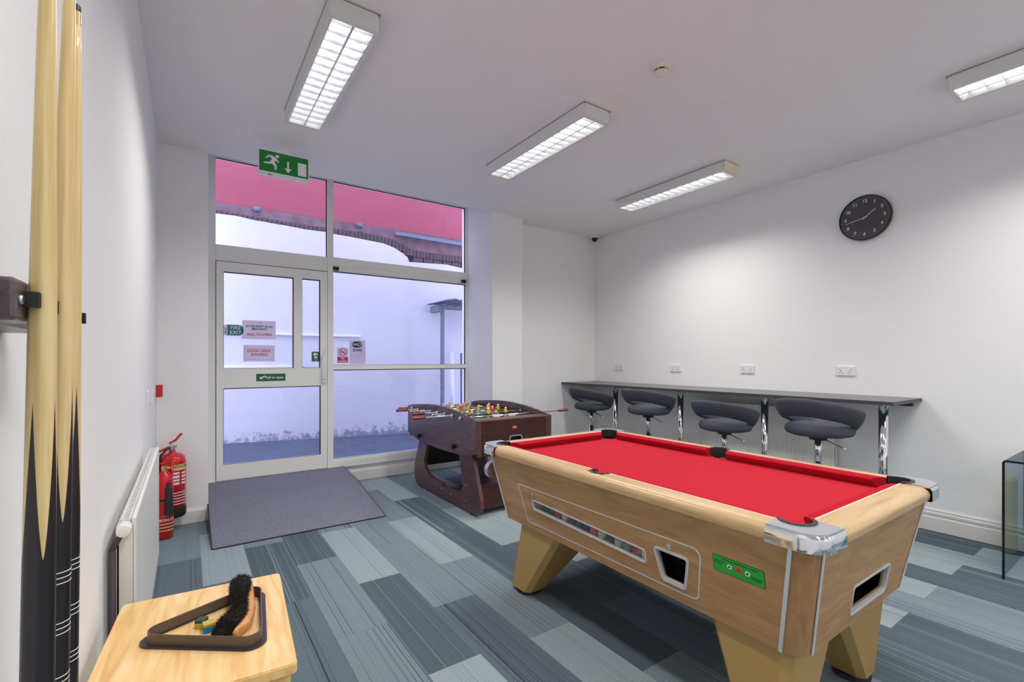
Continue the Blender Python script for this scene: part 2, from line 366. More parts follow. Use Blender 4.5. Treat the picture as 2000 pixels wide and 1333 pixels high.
for k in range(-2, 19):
    base = 2.855 if k % 2 else 3.344
    if k == 5: base = 2.82
    for j in range(-7, 3):
        t = known.get((k, j));
        if t is None: t = random.choice([0, 0, 1, 1, 2, 3])
        plank(.0755 + PX * k, .0755 + PX * (k + 1), base + PY * j, base + PY * (j + 1), t)
bm = B(); box(bm, XL - .2, XR + .2, YF - .2, 4.745, ZC, ZC + .12); box(bm, 3.02, XR + .2, 4.745, 5.2, ZC, ZC + .12); struct('ceiling', bm, 'ceiling')
bm = B(); box(bm, XL - .2, XL, YF - .2, 4.72, -.2, ZC + .12); struct('wall_left', bm, 'wall')
bm = B(); box(bm, XR, XR + .2, YF - .2, YB + .2, -.2, ZC + .12); struct('wall_right', bm, 'wall')
bm = B(); box(bm, XL - .2, XR + .2, YF - .2, YF, -.2, ZC + .12); struct('wall_rear', bm, 'wall')
bm = B()
box(bm, XL - .2, .145, 4.72, 5.45, -.2, 3.6)                  # left of the shopfront
box(bm, 2.96, 3.395, 4.705, 5.45, -.2, 3.6)                    # pier
box(bm, 3.395, XR + .2, YB, 5.45, -.2, 3.6)
box(bm, 1.29, 2.96, 5.335, 5.45, -.2, .235)                    # low wall under the glass
box(bm, .145, 1.29, 5.335, 5.45, -.2, .178)
box(bm, .1, 3.0, 4.745, 5.45, 3.33, 3.6)
box(bm, XL - 2, XR + 2, 5.36, 5.5, 3.45, 6.2)  # unseen upper facade, raised to cut the sky light in the yard
struct('wall_back', bm, 'wall')
bm = B(); box(bm, .10, 3.02, 4.735, 4.750, 3.215, 3.6); box(bm, .10, 3.02, 4.7455, 4.750, 3.0905, 3.215); struct('dark_bulkhead', bm, 'mortar_and_shade')  # unseen bulkhead, added dark to dull its reflection in the glass
# skirtings
def skirt(name, p0, p1, side, h=.115, t=.016):
    bm = B(); extrude_profile(bm, [(0, 0), (t, 0), (t, h - .02), (t * .6, h - .008), (t * .4, h), (0, h)], p0, p1, side=side); return struct(name, bm, 'skirt')
skirt('baseboard_back', (XL, 4.72, 0), (.145, 4.72, 0), (0, -1, 0))
skirt('baseboard_window', (1.402, 5.335, 0), (2.96, 5.335, 0), (0, -1, 0), .12, .02)
skirt('baseboard_pier', (2.96, 4.705, 0), (3.41, 4.705, 0), (0, -1, 0))
skirt('baseboard_corner', (3.41, 4.93, 0), (XR, 4.93, 0), (0, -1, 0))
skirt('baseboard_left', (XL, YF, 0), (XL, 4.72, 0), (1, 0, 0))
bm = B(); extrude_profile(bm, [(0, .0), (.024, .0), (.024, .108), (.013, .116), (.013, .124), (.021, .132), (.021, .146), (.012, .152), (.012, .158), (.016, .164), (.012, .172), (0, .172)], (XR, YF, 0), (XR, 4.93, 0), side=(-1, 0, 0)); struct('baseboard_right', bm, 'skirt')
bm = B(); box(bm, XR - .03, XR, YF, YB, -.004, .004); struct('trim_1', bm, 'black_soft')

# ---------------------------------------------------------------- shopfront window
win = struct('window_1', loc=(0, 0, 0))
def bar(x0, x1, z0, z1, y0=YW, y1=YW + .07, name='frame_bar', m='frame', p=win, bev=.003):
    b = B(); box(b, x0, x1, y0, y1, z0, z1, bev); return obj(name, b, m, p)
bar(.145, .222, .18, 3.29, name='jamb'); bar(2.935, 2.962, .235, 3.29, name='jamb')
bar(1.240, 1.301, .18, 3.29, name='mullion', y0=YW - .006)
bar(.145, 2.962, 3.286, 3.33, name='head'); bar(.222, 1.240, 2.30, 2.452, name='transom', y0=YW + .004); bar(1.301, 2.935, 2.31, 2.458, name='transom', y0=YW + .004)
bar(1.301, 2.935, 2.372, 2.458, name='transom_cap', y0=YW - .002); bar(1.301, 2.935, 1.238, 1.287, name='mid_rail', y0=YW - .002)
bar(1.301, 2.962, .17, .245, name='sill', y0=YW - .004, y1=YW + .10); bar(1.301, 2.962, .235, .262, name='bottom_rail')
for x, z in ((1.325, 2.337), (2.895, 2.345)): bar(x - .03, x + .03, z - .022, z + .018, YW - .022, YW + .004, 'bracket', 'black')
def pane(x0, x1, z0, z1, p=win, y=YW + .035, m='glass'):
    o = obj('pane', box(B(), x0, x1, y, y + .006, z0, z1), m, p)
    g = .009; b = B()                                                     # dark recessed gasket; wide right and top strips paint the frame's shaded sides
    for a in ((x0, x0 + g * .5, z0, z1), (x1 - g, x1, z0, z1), (x0, x1, z1 - g, z1), (x0, x1, z0, z0 + g * .4)): box(b, a[0], a[1], y - .012, y + .001, a[2], a[3])
    obj('gasket', b, 'gasket', p)
pane(.17, 1.240, 2.452, 3.288); pane(1.301, 2.935, 2.458, 3.288); pane(1.301, 2.935, 1.287, 2.31); pane(1.301, 2.935, .262, 1.238)
# ---------------------------------------------------------------- door
door = struct('door_1', loc=(0, 0, 0))
D0, D1, DZ0, DZ1 = .226, 1.236, .187, 2.288
bm = B(); plate(bm, [(D0, DZ0), (D1, DZ0), (D1, DZ1), (D0, DZ1)],
    [[(.283, .335), (1.170, .335), (1.170, 1.072), (.283, 1.072)], [(.283, 1.262), (.905, 1.262), (.905, 2.195), (.283, 2.195)], [(.985, 1.262), (1.166, 1.262), (1.166, 2.195), (.985, 2.195)]], .05, frame_m((0, YW - .012, 0), (1, 0, 0), (0, 0, 1)))
for v in bm.verts: v.co.y = (YW - .012) + abs(v.co.y - (YW - .012))
obj('door_leaf', bm, 'frame', door)
bm = B(); box(bm, D0 - .004, D1 + .004, YW + .001, YW + .006, DZ0 - .006, DZ1 + .005); plate_holes = None
bm.free()
bm = B()
for a in ((.222, .2265, .18, 2.293), (1.2355, 1.2405, .18, 2.293), (.222, 1.2405, 2.288, 2.2935), (.222, 1.2405, .180, .187)): box(bm, a[0], a[1], YW - .004, YW + .03, a[2], a[3])
obj('door_seal', bm, 'gasket', door)
pane(.283, 1.170, .335, 1.072, door, YW + .012); pane(.283, .905, 1.262, 2.195, door, YW + .012); pane(.985, 1.166, 1.262, 2.195, door, YW + .012)
bm = B(); box(bm, 1.172, 1.222, YW - .062, YW - .013, 1.135, 1.395, .012, 3); box(bm, 1.178, 1.216, YW - .05, YW - .014, 1.10, 1.15, .01); obj('door_handle', bm, 'white', door, 40)
bm = B(); box(bm, 1.196, 1.222, YW - .022, YW - .011, 1.385, 1.46, .004); cyl(bm, (1.209, YW - .03, 1.425), (1.209, YW - .012, 1.425), .009); obj('lock', bm, 'chrome_dull', door)
bm = B(); box(bm, .145, 1.29, YW - .02, YW + .11, .10, .182); struct('threshold', bm, 'frame')

# ---------------------------------------------------------------- signs on the shopfront
YG = YW + .004
def fm(x, z, y=YG): return frame_m((x, y, z), (1, 0, 0), (0, 0, 1))
def flat_sign(name, label, x0, x1, z0, z1, m, y=YG, r=.004, th=.0015):
    t = thing(name, label, 'sign', ((x0 + x1) / 2, y, z0)); inv = Matrix.Translation((-(x0 + x1) / 2, -y, -z0))
    b = B(); plate(b, rrect(x0, z0, x1, z1, r), (), 0, fm(0, 0, y)); 
    bmesh.ops.solidify(b, geom=b.faces[:], thickness=th)
    for v in b.verts: v.co = inv @ v.co
    obj('sign_plate', b, m, t)
    return t, inv
def on(inv, x, z, y): return inv @ fm(x, z, y)
def poly(inv, pts, m, parent, y, name='symbol', holes=()):
    b = B(); plate(b, pts, holes, .0006, on(inv, 0, 0, y)); return obj(name, b, m, parent)
YS = YG - .0045
t, iv = flat_sign('fire_exit_sign', 'teal fire exit sticker at the left edge of the door glass', .283, .452, 1.583, 1.687, 'teal', r=.04)
text('FIRE\nEXIT', .048, on(iv, .386, 1.634, YS), 'ink_white', t, bold=.0006)
poly(iv, [(.288, 1.590), (.318, 1.590), (.318, 1.680), (.288, 1.680)], 'ink_white', t, YS, 'door_symbol'); poly(iv, [(.293, 1.60), (.302, 1.62), (.300, 1.65), (.310, 1.66), (.306, 1.625), (.314, 1.60), (.305, 1.61), (.30, 1.598)], 'teal', t, YS - .001, 'figure_symbol')
t, iv = flat_sign('pull_to_open_notice', 'laminated notice IN THE EVENT OF AN EMERGENCY PULL TO OPEN, on the door', .442, .738, 1.553, 1.737, 'paper')
text('IN THE EVENT OF AN\nEMERGENCY', .026, on(iv, .592, 1.664, YS), 'ink_black', t, bold=.0006, width=.235); text('PULL TO OPEN', .034, on(iv, .592, 1.597, YS), 'ink_red', t, bold=.0006, width=.215)
poly(iv, [(.572, 1.716), (.60, 1.722), (.622, 1.719), (.60, 1.7175)], 'ink_red', t, YS, 'crest_mark')
t, iv = flat_sign('opens_inwards_notice', 'laminated notice DOOR OPENS INWARDS, lower one on the door glass', .452, .730, 1.330, 1.494, 'paper')
text('DOOR OPENS\nINWARDS', .036, on(iv, .590, 1.415, YS), 'ink_red', t, bold=.0006, width=.205)
b = B(); plate(b, [(.466, 1.348), (.716, 1.348), (.716, 1.458), (.466, 1.458)], [[(.4675, 1.3495), (.7145, 1.3495), (.7145, 1.4565), (.4675, 1.4565)]], .0006, on(iv, 0, 0, YS)); obj('border_line', b, 'ink_red', t)
t, iv = flat_sign('door_release_sign', 'small green push-pad sign on the narrow door pane', 1.082, 1.163, 1.328, 1.432, 'green')
poly(iv, [(1.108, 1.362), (1.135, 1.358), (1.142, 1.41), (1.115, 1.42), (1.096, 1.412), (1.095, 1.40), (1.106, 1.398)], 'ink_white', t, YS); poly(iv, circ(1.128, 1.388, .009, 12), 'ink_black', t, YS - .001, 'dot')
text('Turn', .016, on(iv, 1.122, 1.344, YS), 'ink_white', t)
t, iv = flat_sign('pull_plate', 'green Pull to open plate on the white mid rail of the door', .562, .826, 1.132, 1.206, 'green', YW - .0135, r=.002)
text('Pull to open', .034, on(iv, .725, 1.168, YW - .019), 'ink_white', t, bold=.0008)
poly(iv, [(.585, 1.160), (.60, 1.180), (.604, 1.173), (.638, 1.190), (.642, 1.180), (.614, 1.160), (.618, 1.150)], 'ink_white', t, YW - .019, 'arrow')
t, iv = flat_sign('no_smoking_sign', 'red and white No smoking sticker on the fixed glass beside the door', 1.342, 1.460, 1.312, 1.480, 'paper')
poly(iv, [(1.344, 1.314), (1.458, 1.314), (1.458, 1.376), (1.344, 1.376)], 'ink_red', t, YS, 'red_band'); text('No\nsmoking', .030, on(iv, 1.401, 1.346, YS - .001), 'ink_white', t, bold=.0006)
b = B(); plate(b, circ(1.401, 1.430, .041, 28), [circ(1.401, 1.430, .034, 28)], .0006, on(iv, 0, 0, YS)); plate(b, [(1.372, 1.452), (1.377, 1.458), (1.430, 1.408), (1.425, 1.402)], (), .0006, on(iv, 0, 0, YS)); obj('ban_ring', b, 'ink_red', t)
poly(iv, [(1.378, 1.426), (1.378, 1.434), (1.424, 1.434), (1.424, 1.426)], 'ink_black', t, YS + .0005, 'cigarette_symbol')
t, iv = flat_sign('wifi_zone_notice', 'white WiFi ZONE notice on the fixed glass, beside the red no smoking sticker', 1.475, 1.650, 1.300, 1.562, 'paper_back')
poly(iv, rrect(1.502, 1.482, 1.612, 1.548, .032), 'ink_black', t, YS, 'logo_disc'); poly(iv, rrect(1.558, 1.492, 1.606, 1.538, .018), 'paper_back', t, YS - .0008, 'logo_pill')
text('Wi', .038, on(iv, 1.532, 1.514, YS - .001), 'ink_white', t, bold=.0008); text('Fi', .036, on(iv, 1.582, 1.514, YS - .002), 'ink_black', t, bold=.0008); text('ZONE', .036, on(iv, 1.558, 1.452, YS), 'ink_black', t, bold=.001)
for k, (a, c) in enumerate(((1.49, 1.63), (1.50, 1.62))): poly(iv, [(a, 1.402 - .02 * k), (c, 1.402 - .02 * k), (c, 1.408 - .02 * k), (a, 1.408 - .02 * k)], 'paper', t, YS, 'printed_line')
# ---------------------------------------------------------------- entrance mat over the ramp
mx0, mx1 = .147, 1.400
ramp = [(3.965, .0), (3.965, .010), (4.78, .142), (5.285, .181), (5.285, 0)]
bm = B(); a = [bm.verts.new((mx0 + .004, y, z - .006 if z > 0 else 0)) for y, z in ramp]; c = [bm.verts.new((mx1 - .004, y, z - .006 if z > 0 else 0)) for y, z in ramp]
for i in range(5): bm.faces.new((a[i], a[(i + 1) % 5], c[(i + 1) % 5], c[i]))
bm.faces.new(a); bm.faces.new(c); struct('trim_2', bm, 'rubber_edge')
t = thing('entrance_mat', 'grey brown entrance mat lying up the ramp to the glass door', 'mat', ((mx0 + mx1) / 2, 4.6, 0))
bm = B(); top = [(3.955, .008), (3.97, .012), (4.40, .080), (4.78, .145), (4.86, .152), (5.282, .184)]
def strip(bm, x0, x1, dz, dz2):
    rows = [[bm.verts.new((x - (mx0 + mx1) / 2, y - 4.6, z + q)) for x, q in ((x0, dz), (x1, dz), (x1, dz2), (x0, dz2))] for y, z in top]
    for r0, r1 in zip(rows, rows[1:]):
        for i in range(4): bm.faces.new((r0[i], r0[(i + 1) % 4], r1[(i + 1) % 4], r1[i]))
    bm.faces.new(rows[0]); bm.faces.new(rows[-1])
strip(bm, mx0, mx1, 0, -.006); obj('pile', bm, 'mat_pile', t)
bm = B(); strip(bm, mx0 - .008, mx0, -.001, -.008); strip(bm, mx1, mx1 + .008, -.001, -.008); box(bm, mx0 - .774, mx1 - .774, 3.945 - 4.6, 3.956 - 4.6, 0, .008); obj('rubber_border', bm, 'rubber_edge', t)

# ================================================================== OUTDOORS
YO = 7.60
P = lambda l: [on_y(a, b, YO) for a, b in l]
br_up = P([(380, 403), (408, 407.7), (465, 418), (530, 428.5), (575, 436.5), (637, 444), (650, 446.5), (705, 453), (741, 460), (767, 468), (785, 477), (807, 488.5), (843, 494.5), (907, 501.8), (990, 512)])
br_lo = P([(380, 411), (408, 415), (462, 422), (497, 430), (562, 441.5), (595, 448), (637, 453.5), (650, 457), (683, 462.5), (721, 470), (749, 475.7), (770, 484), (786, 494.5), (796, 503), (799, 512), (872, 517), (907, 525), (990, 537)])
pk_lo = P([(380, 388), (408, 392), (491, 404.5), (543, 413), (637, 428.5), (650, 430.7), (734, 443.8), (773, 448), (907, 470), (990, 484)])
def lerp(poly_, x):
    for (x0, z0), (x1, z1) in zip(poly_, poly_[1:]):
        if x0 <= x <= x1: return z0 + (z1 - z0) * (x - x0) / (x1 - x0)
    return poly_[0][1] if x < poly_[0][0] else poly_[-1][1]
xa, xb = -4., 9.
ext = lambda l: [(xa, l[0][1])] + l + [(xb, l[-1][1])]
yard = struct('wall_yard', loc=(0, 0, 0))
bm = B(); plate(bm, [(xa, -.3), (xb, -.3)] + ext(br_lo)[::-1], (), .25, frame_m((0, YO, 0), (1, 0, 0), (0, 0, 1)))
for v in bm.verts: v.co.y = YO + abs(v.co.y - YO)
obj('painted_render', bm, 'render', yard)
bm = B(); plate(bm, ext(br_lo) + ext(pk_lo)[::-1], (), .2, frame_m((0, YO + .06, 0), (1, 0, 0), (0, 0, 1)))
for v in bm.verts: v.co.y = YO + .06 + abs(v.co.y - YO - .06)
obj('mortar_bed', bm, 'mortar_and_shade', yard)
bm = B(); plate(bm, ext(br_up) + ext(pk_lo)[::-1], (), .04, frame_m((0, YO + .02, 0), (1, 0, 0), (0, 0, 1)))
for v in bm.verts: v.co.y = YO + .02 + abs(v.co.y - YO - .02)
obj('concrete_band', bm, 'concrete', yard)
bm = B(); plate(bm, ext(pk_lo) + [(xb, 5.6), (xa, 5.6)], (), .2, frame_m((0, YO + .05, 0), (1, 0, 0), (0, 0, 1)))
for v in bm.verts: v.co.y = YO + .05 + abs(v.co.y - YO - .05)
obj('pink_render', bm, 'pink', yard)
bm = B(); box(bm, -.5, .5, -.5, .5, -.5, .5, .06, 1); brick_me = bpy.data.meshes.new('brick'); bm.to_mesh(brick_me); bm.free(); brick_me.materials.append(M['brick'])
x = .05
def brick(x, z, w_, h_, rot):
    o = bpy.data.objects.new('brick', brick_me); C.objects.link(o); o.parent = yard; o.location = (x, YO + .035 + random.uniform(-.006, .006), z); o.scale = (w_, .07, h_); o.rotation_euler = (0, rot, 0)
while x < 4.6:
    w_ = .062; zu, zl = lerp(br_up, x) - .004, lerp(br_lo, x) + .004
    if zu - zl > .13:
        m_ = zu - .115; brick(x, (zu + m_) / 2, .056, zu - m_, random.uniform(-.04, .04))
        if int(x / w_) % 3 == 0: brick(x + .06, (m_ + zl) / 2 - .003, .17, max(m_ - zl - .008, .03), 0)
    elif zu - zl > .02: brick(x, (zu + zl) / 2, .056, zu - zl, random.uniform(-.05, .05))
    x += w_
# ledges, ground, gutter, pipes
(x0, z0), (x1, z1) = on_y(437, 651, YO), on_y(703, 656, YO)
bm = B(); box(bm, -4, x1 + .005, YO - .035, YO + .004, z0 - .012, z0 + .022, .008); obj('ledge', bm, 'ledge_white', yard)
(x2, z2) = on_y(590, 716, YO); bm = B(); box(bm, -4, x2, YO - .03, YO + .004, z2 - .02, z2 + .012, .006); obj('ledge', bm, 'ledge_white', yard)
bm = B(); vs = [bm.verts.new(p) for p in ((-4, 5.45, .27), (9, 5.45, -.02), (9, 7.75, -.10), (-4, 7.75, .34))]; bm.faces.new(vs); r = bmesh.ops.extrude_face_region(bm, geom=bm.faces[:])
for g in r['geom']:
    if isinstance(g, bmesh.types.BMVert): g.co.z -= .3
struct('ground', bm, 'ground')
a, c = on_y(773, 453, YO - .05), on_y(912, 477, YO - .05)
bm = B(); extrude_profile(bm, [(0, 0), (.07, 0), (.07, .06), (.05, .06), (.05, .02), (0, .02)], (a[0], YO + .01, a[1] - .05), (c[0] + .4, YO + .01, c[1] - .052), side=(0, -1, 0)); tag(obj('gutter', bm, 'galv'), 'bluish metal gutter fixed along the concrete band outside', 'gutter')
for i, (px, py) in enumerate(((502, 408), (703, 439.5))):
    a = on_y(px, py, YO - .02); bm = B(); cyl(bm, (.01, .03, 0), (0, -.05, 0), .026, n=10); box(bm, -.042, .040, -.035, .02, -.034, .030, .008); box(bm, -.06, .03, -.02, .02, -.012, .012, .004)
    o = obj('wall_fitting', bm, 'galv', None, 40, (a[0], YO - .0, a[1])); tag(o, ('grey wall fitting on the concrete band above the door' if i == 0 else 'grey wall fitting on the concrete band left of the gutter'), 'pipe')
# bike shelter frame at the right of the yard
(px_, zt), (_, zb) = on_y(864, 600, 7.2), on_y(864, 800, 7.2)
t = thing('shelter', 'grey metal lean-to frame with a post and roof outside the window', 'shelter', (px_, 7.2, .12))
bm = B(); box(bm, -.028, .028, -.025, .025, -.05, zt - .12, .004); obj('post', bm, 'galv', t)
bm = B(); box(bm, -.09, 0.02, -.04, .30, zt - .20, zt - .09, .006); box(bm, -.03, 1.6, -.03, .03, zt - .16, zt - .10, .004); box(bm, -.03, .03, -.1, .34, zt - .11, zt - .07); obj('beam', bm, 'galv', t)
bm = B()
for i in range(24): box(bm, -.12 + .08 * i, -.05 + .08 * i, -.5, .36, zt - .06 + .012 * (i % 2), zt - .045 + .012 * (i % 2))
obj('roof_sheet', bm, 'galv', t); bm = B(); box(bm, 1.55, 1.6, -.025, .025, -.05, zt - .12, .004); obj('post', bm, 'galv', t)
for i, (pa, pb, Y_, m_, lab) in enumerate((((884, 688), (885.5, 800), 7.15, 'ledge_white', 'pale plank leaning by the lean-to frame outside'), ((906, 690), (904, 800), 7.05, 'galv', 'grey plank leaning behind the window edge outside'))):
    a, c = on_y(*pa, Y_ + .3), on_y(*pb, Y_); bm = B(); zz = .10
    sweep(bm, [(a[0] - c[0], .35, a[1] - zz), (0, 0, 0)], [.04, .04], 4, flat=.35); tag(obj('leaning_plank', bm, m_, None, False, (c[0], Y_, zz)), lab, 'plank')

# ================================================================== CEILING THINGS
def louvre_light():
    t = thing('ceiling_light', '', 'light', (0, 0, 0), 0, 'louvred fluorescent ceiling lights')
    hx, hy, h = .122, .63, .092
    bm = B(); plate(bm, rrect(-hx, -hy, hx, hy, .02, 4), [rrect(-.104, -.60, .104, .60, .004, 1)], 0)
    o_ = rrect(-hx, -hy, hx, hy, .02, 4); i_ = rrect(-.104, -.60, .104, .60, .004, 1)
    for lp, z1 in ((o_, h), (i_, h - .012)):
        a = [bm.verts.new((p[0], p[1], 0)) for p in lp]; c = [bm.verts.new((p[0], p[1], z1)) for p in lp]; n = len(a)
        for k in range(n): bm.faces.new((a[k], a[(k + 1) % n], c[(k + 1) % n], c[k]))
        bm.faces.new(c)
    bmesh.ops.remove_doubles(bm, verts=bm.verts[:], dist=1e-5)
    obj('housing', bm, 'fitting', t)
    bm = B(); box(bm, -hx - .002, hx + .002, -hy - .002, hy + .002, h - .006, h - .001); obj('top_plate', bm, mat('light_fitting_seam', rgb(150, 140, 140), .6) if 'seam' not in M else M['seam'], t)
    for s in (-1, 1):
        bm = B(); cyl(bm, (s * .052, -.585, .058), (s * .052, .585, .058), .013, n=12); obj('tube', bm, 'tube', t)
    bm = B(); box(bm, -.006, .006, -.598, .598, .002, .034); obj('spine', bm, 'louvre', t)
    for s in (-1, 1):
        bm = B(); extrude_profile(bm, [(0, .002), (.004, .002), (.012, .040), (0, .040)], (s * .1035, -.598, 0), (s * .1035, .598, 0), side=(-s, 0, 0)); obj('reflector', bm, 'louvre', t)
    for k in range(15):
        y = -.56 + k * .08
        for s in (-1, 1):
            bm = B(); extrude_profile(bm, [(-.0015, .010), (.0015, .010), (.007, .034), (-.007, .034)], (s * .0065, y, 0), (s * .099, y, 0), side=(0, 1, 0)); obj('louvre_blade', bm, 'louvre', t)
    for s in (-1, 1):
        ld = bpy.data.lights.new('tube_light', 'AREA'); ld.shape = 'RECTANGLE'; ld.size = .090; ld.size_y = 1.16; ld.energy = LAMP_W / 2; ld.color = (1, .98, .955); ld.spread = math.radians(SPREAD)
        lo = bpy.data.objects.new('tube_light', ld); C.objects.link(lo); lo.parent = t; lo.location = (s * .052, 0, .0015)
    return t
L0 = louvre_light(); LZ = ZC - .093
lights = [(.678, 2.965, 'white louvred ceiling light nearest the exit sign, above the door mat'), (2.322, 2.965, 'white louvred ceiling light between the exit sign light and the wall side light'),
          (3.972, 2.965, 'white louvred ceiling light with a cream end, furthest along the clock wall'), (3.965, .245, 'white louvred ceiling light cut by the frame, above the clock'),
          (.678, .245, 'louvred ceiling light over the cue rack, out of view, added for its light'), (2.322, .245, 'louvred ceiling light over the near room, out of view, added for its light'),  # unseen lights from here on are guesses, added to light the room
          (.678, -2.4, 'louvred ceiling light at the rear by the cue wall, out of view, added for its light'), (2.322, -2.4, 'louvred ceiling light at the rear middle, out of view, added for its light'), (3.965, -2.4, 'louvred ceiling light at the rear by the glass desk, out of view, added for its light')]
for i, (x, y, lab) in enumerate(lights):
    o = L0 if i == 0 else dup(L0); o['label'] = lab; o.location = (x, y, LZ)
    if i == 2: b_ = B(); box(b_, -.119, .119, -.637, -.629, .002, .088, .002); tag(obj('end_cap', b_, 'cream_end', o), 'yellowed cream end cap')
# exit sign
t = thing('exit_sign', 'green running man exit sign hanging under the ceiling by the door', 'sign', (.655, 4.26, 2.83))
sw, sh = .192, .20
bm = B(); box(bm, -sw, sw, -.013, .013, 0, .215, .004); obj('sign_body', bm, 'white', t)
S = lambda x, z, y=-.0155: frame_m((x, y, z), (1, 0, 0), (0, 0, 1))
def sp(pts, m, name, y=-.0155, holes=()):
    b = B(); plate(b, pts, holes, .001, S(0, 0, y)); return obj(name, b, m, t)
sp([(-.183, .038), (.183, .038), (.183, .203), (-.183, .203)], 'exit_green', 'green_panel', -.0145)
sp([(.103, .052), (.168, .052), (.168, .158), (.103, .158)], 'ink_white', 'door_symbol'); sp([(.022, .150), (.034, .150), (.034, .088), (.056, .092), (.028, .056), (.0, .092), (.022, .088)], 'ink_white', 'arrow')
sp(circ(-.052, .173, .013, 14), 'ink_white', 'figure_head')
sp([(-.118, .170), (-.088, .172), (-.062, .158), (-.048, .142), (-.038, .128), (-.044, .122), (-.058, .134), (-.064, .138), (-.072, .118), (-.056, .100), (-.058, .062), (-.072, .062), (-.073, .092), (-.094, .108), (-.106, .100), (-.150, .100), (-.150, .110), (-.112, .114), (-.092, .140), (-.100, .156), (-.114, .158), (-.132, .140), (-.140, .146)], 'ink_white', 'figure_symbol')
bm = B(); box(bm, -.12, -.105, -.015, -.012, .012, .02); box(bm, -.10, -.09, -.015, -.012, .012, .02); obj('indicator', bm, 'black', t)
bm = B(); box(bm, -.03, .03, -.008, .008, .212, .26, .002); obj('mount', bm, 'ceiling', t)
# smoke detector and camera dome
t = thing('smoke_detector', 'round cream smoke detector on the ceiling between the lights', 'detector', (2.318, 1.806, ZC))
bm = B(); lathe(bm, [(.053, 0), (.053, -.012), (.047, -.020), (.042, -.022)]); obj('base', bm, 'cream', t, 40)
bm = B(); lathe(bm, [(.036, -.022), (.036, -.036)]); obj('sensor_chamber', bm, 'black', t, 40)
bm = B(); lathe(bm, [(.043, -.034), (.043, -.042), (.030, -.052), (.014, -.062), (.008, -.063)])
for k in range(6):
    a = k * PI / 3 + .3; box(bm, -.003, .003, -.003, .003, -.037, -.02)
    for v in bm.verts[-8:]: v.co += Vector((.039 * math.cos(a), .039 * math.sin(a), 0))
obj('sensor_cap', bm, 'cream', t, 40)
t = thing('camera_dome', 'small black security camera dome on the ceiling in the far corner', 'camera', (4.715, 4.80, ZC))
bm = B(); lathe(bm, [(.066, 0), (.066, -.024), (.050, -.036)]); obj('base', bm, 'white', t, 40)
bm = B(); lathe(bm, [(.044, -.034), (.042, -.05), (.034, -.070), (.022, -.082), (.008, -.088)]); obj('dome', bm, 'black', t, True)

# ================================================================== WALL THINGS
# clock: faces -X, image right is -Y
t = thing('wall_clock', 'round black wall clock with white numerals and hands', 'clock', (XR, 1.625, 2.573))
CM = lambda u, v, d: frame_m((-d, -u, v), (0, -1, 0), (0, 0, 1))
bm = B(); lathe(bm, [(.188, 0), (.193, -.008), (.193, -.036), (.190, -.042), (.184, -.041), (.182, -.028)], axis='X', n=48); obj('rim', bm, 'clock_rim', t, 35)
bm = B(); plate(bm, circ(0, 0, .183, 48), (), .004, CM(0, 0, .030)); obj('dial', bm, 'clock_face', t)
for h_ in range(1, 13):
    a = math.radians(90 - 30 * h_); text(str(h_), .038, CM(.143 * math.cos(a), .143 * math.sin(a), .0306), 'ink_white', t, 'numeral', bold=.0012)
bm = B()
for k in range(60):
    a = math.radians(6 * k); r0 = .170 if k % 5 else .167
    box(bm, 0, .0012, -.001, .001, r0, .176 if k % 5 else .177)
    for v in bm.verts[-8:]: v.co = Matrix.Rotation(a, 3, 'X') @ v.co + Vector((-.0320, 0, 0))
obj('minute_track', bm, 'ink_white', t)
def hand(ang, l, wd, name, d):
    a = math.radians(90 - ang); u, v = math.cos(a), math.sin(a); b = B()
    plate(b, [(-.02 * u - wd * v, -.02 * v + wd * u), (-.02 * u + wd * v, -.02 * v - wd * u), (l * u + wd * v * .6, l * v - wd * u * .6), (l * u - wd * v * .6, l * v + wd * u * .6)], (), .001, CM(0, 0, d)); obj(name, b, 'ink_white', t)
hand(52, .100, .0042, 'hour_hand', .034); hand(258, .146, .0034, 'minute_hand', .036)
bm = B(); lathe(bm, [(.007, -.031), (.007, -.038)], axis='X', n=12); obj('hub', bm, 'ink_white', t)
bm = B(); plate(bm, circ(0, 0, .183, 48), (), .0015, CM(0, 0, .0405)); obj('clock_glass', bm, 'clear', t)
# twin sockets
def socket(wd=.146, ht=.086, name='wall_socket'):
    t = thing(name, '', 'socket', (0, 0, 0)); 
    bm = B(); box(bm, -.012, 0, -wd / 2, wd / 2, -ht / 2, ht / 2, .003); obj('face_plate', bm, 'white', t)
    if wd > .1:
        for s in (-1, 1):
            bm = B(); box(bm, -.016, -.011, s * .048 - .006, s * .048 + .006, .014, .034, .002); obj('switch', bm, 'white', t)
            for dy, dz, w_, h_ in ((0, .0, .0025, .005), (-.011, -.018, .0045, .0022), (.011, -.018, .0045, .0022)):
                bm = B(); box(bm, -.0126, -.011, s * .036 + dy - w_, s * .036 + dy + w_, dz - h_, dz + h_); obj('pin_hole', bm, 'black_soft', t)
    return t
s0 = socket()
for i, (y, lab) in enumerate(((4.452, 'white double wall socket above the counter nearest the room corner'), (3.555, 'white double wall socket above the counter, second from the corner'), (2.673, 'white double wall socket above the counter, third from the corner'), (1.777, 'white double wall socket nearest the free end of the counter'))):
    o = s0 if i == 0 else dup(s0); tag(o, lab, 'socket', 'double sockets above the counter'); o.location = (XR, y, 1.248)
o = socket(.086, .086, 'low_socket'); tag(o, 'single white socket low on the wall under the counter', 'socket'); o.location = (XR, 3.43, .45)
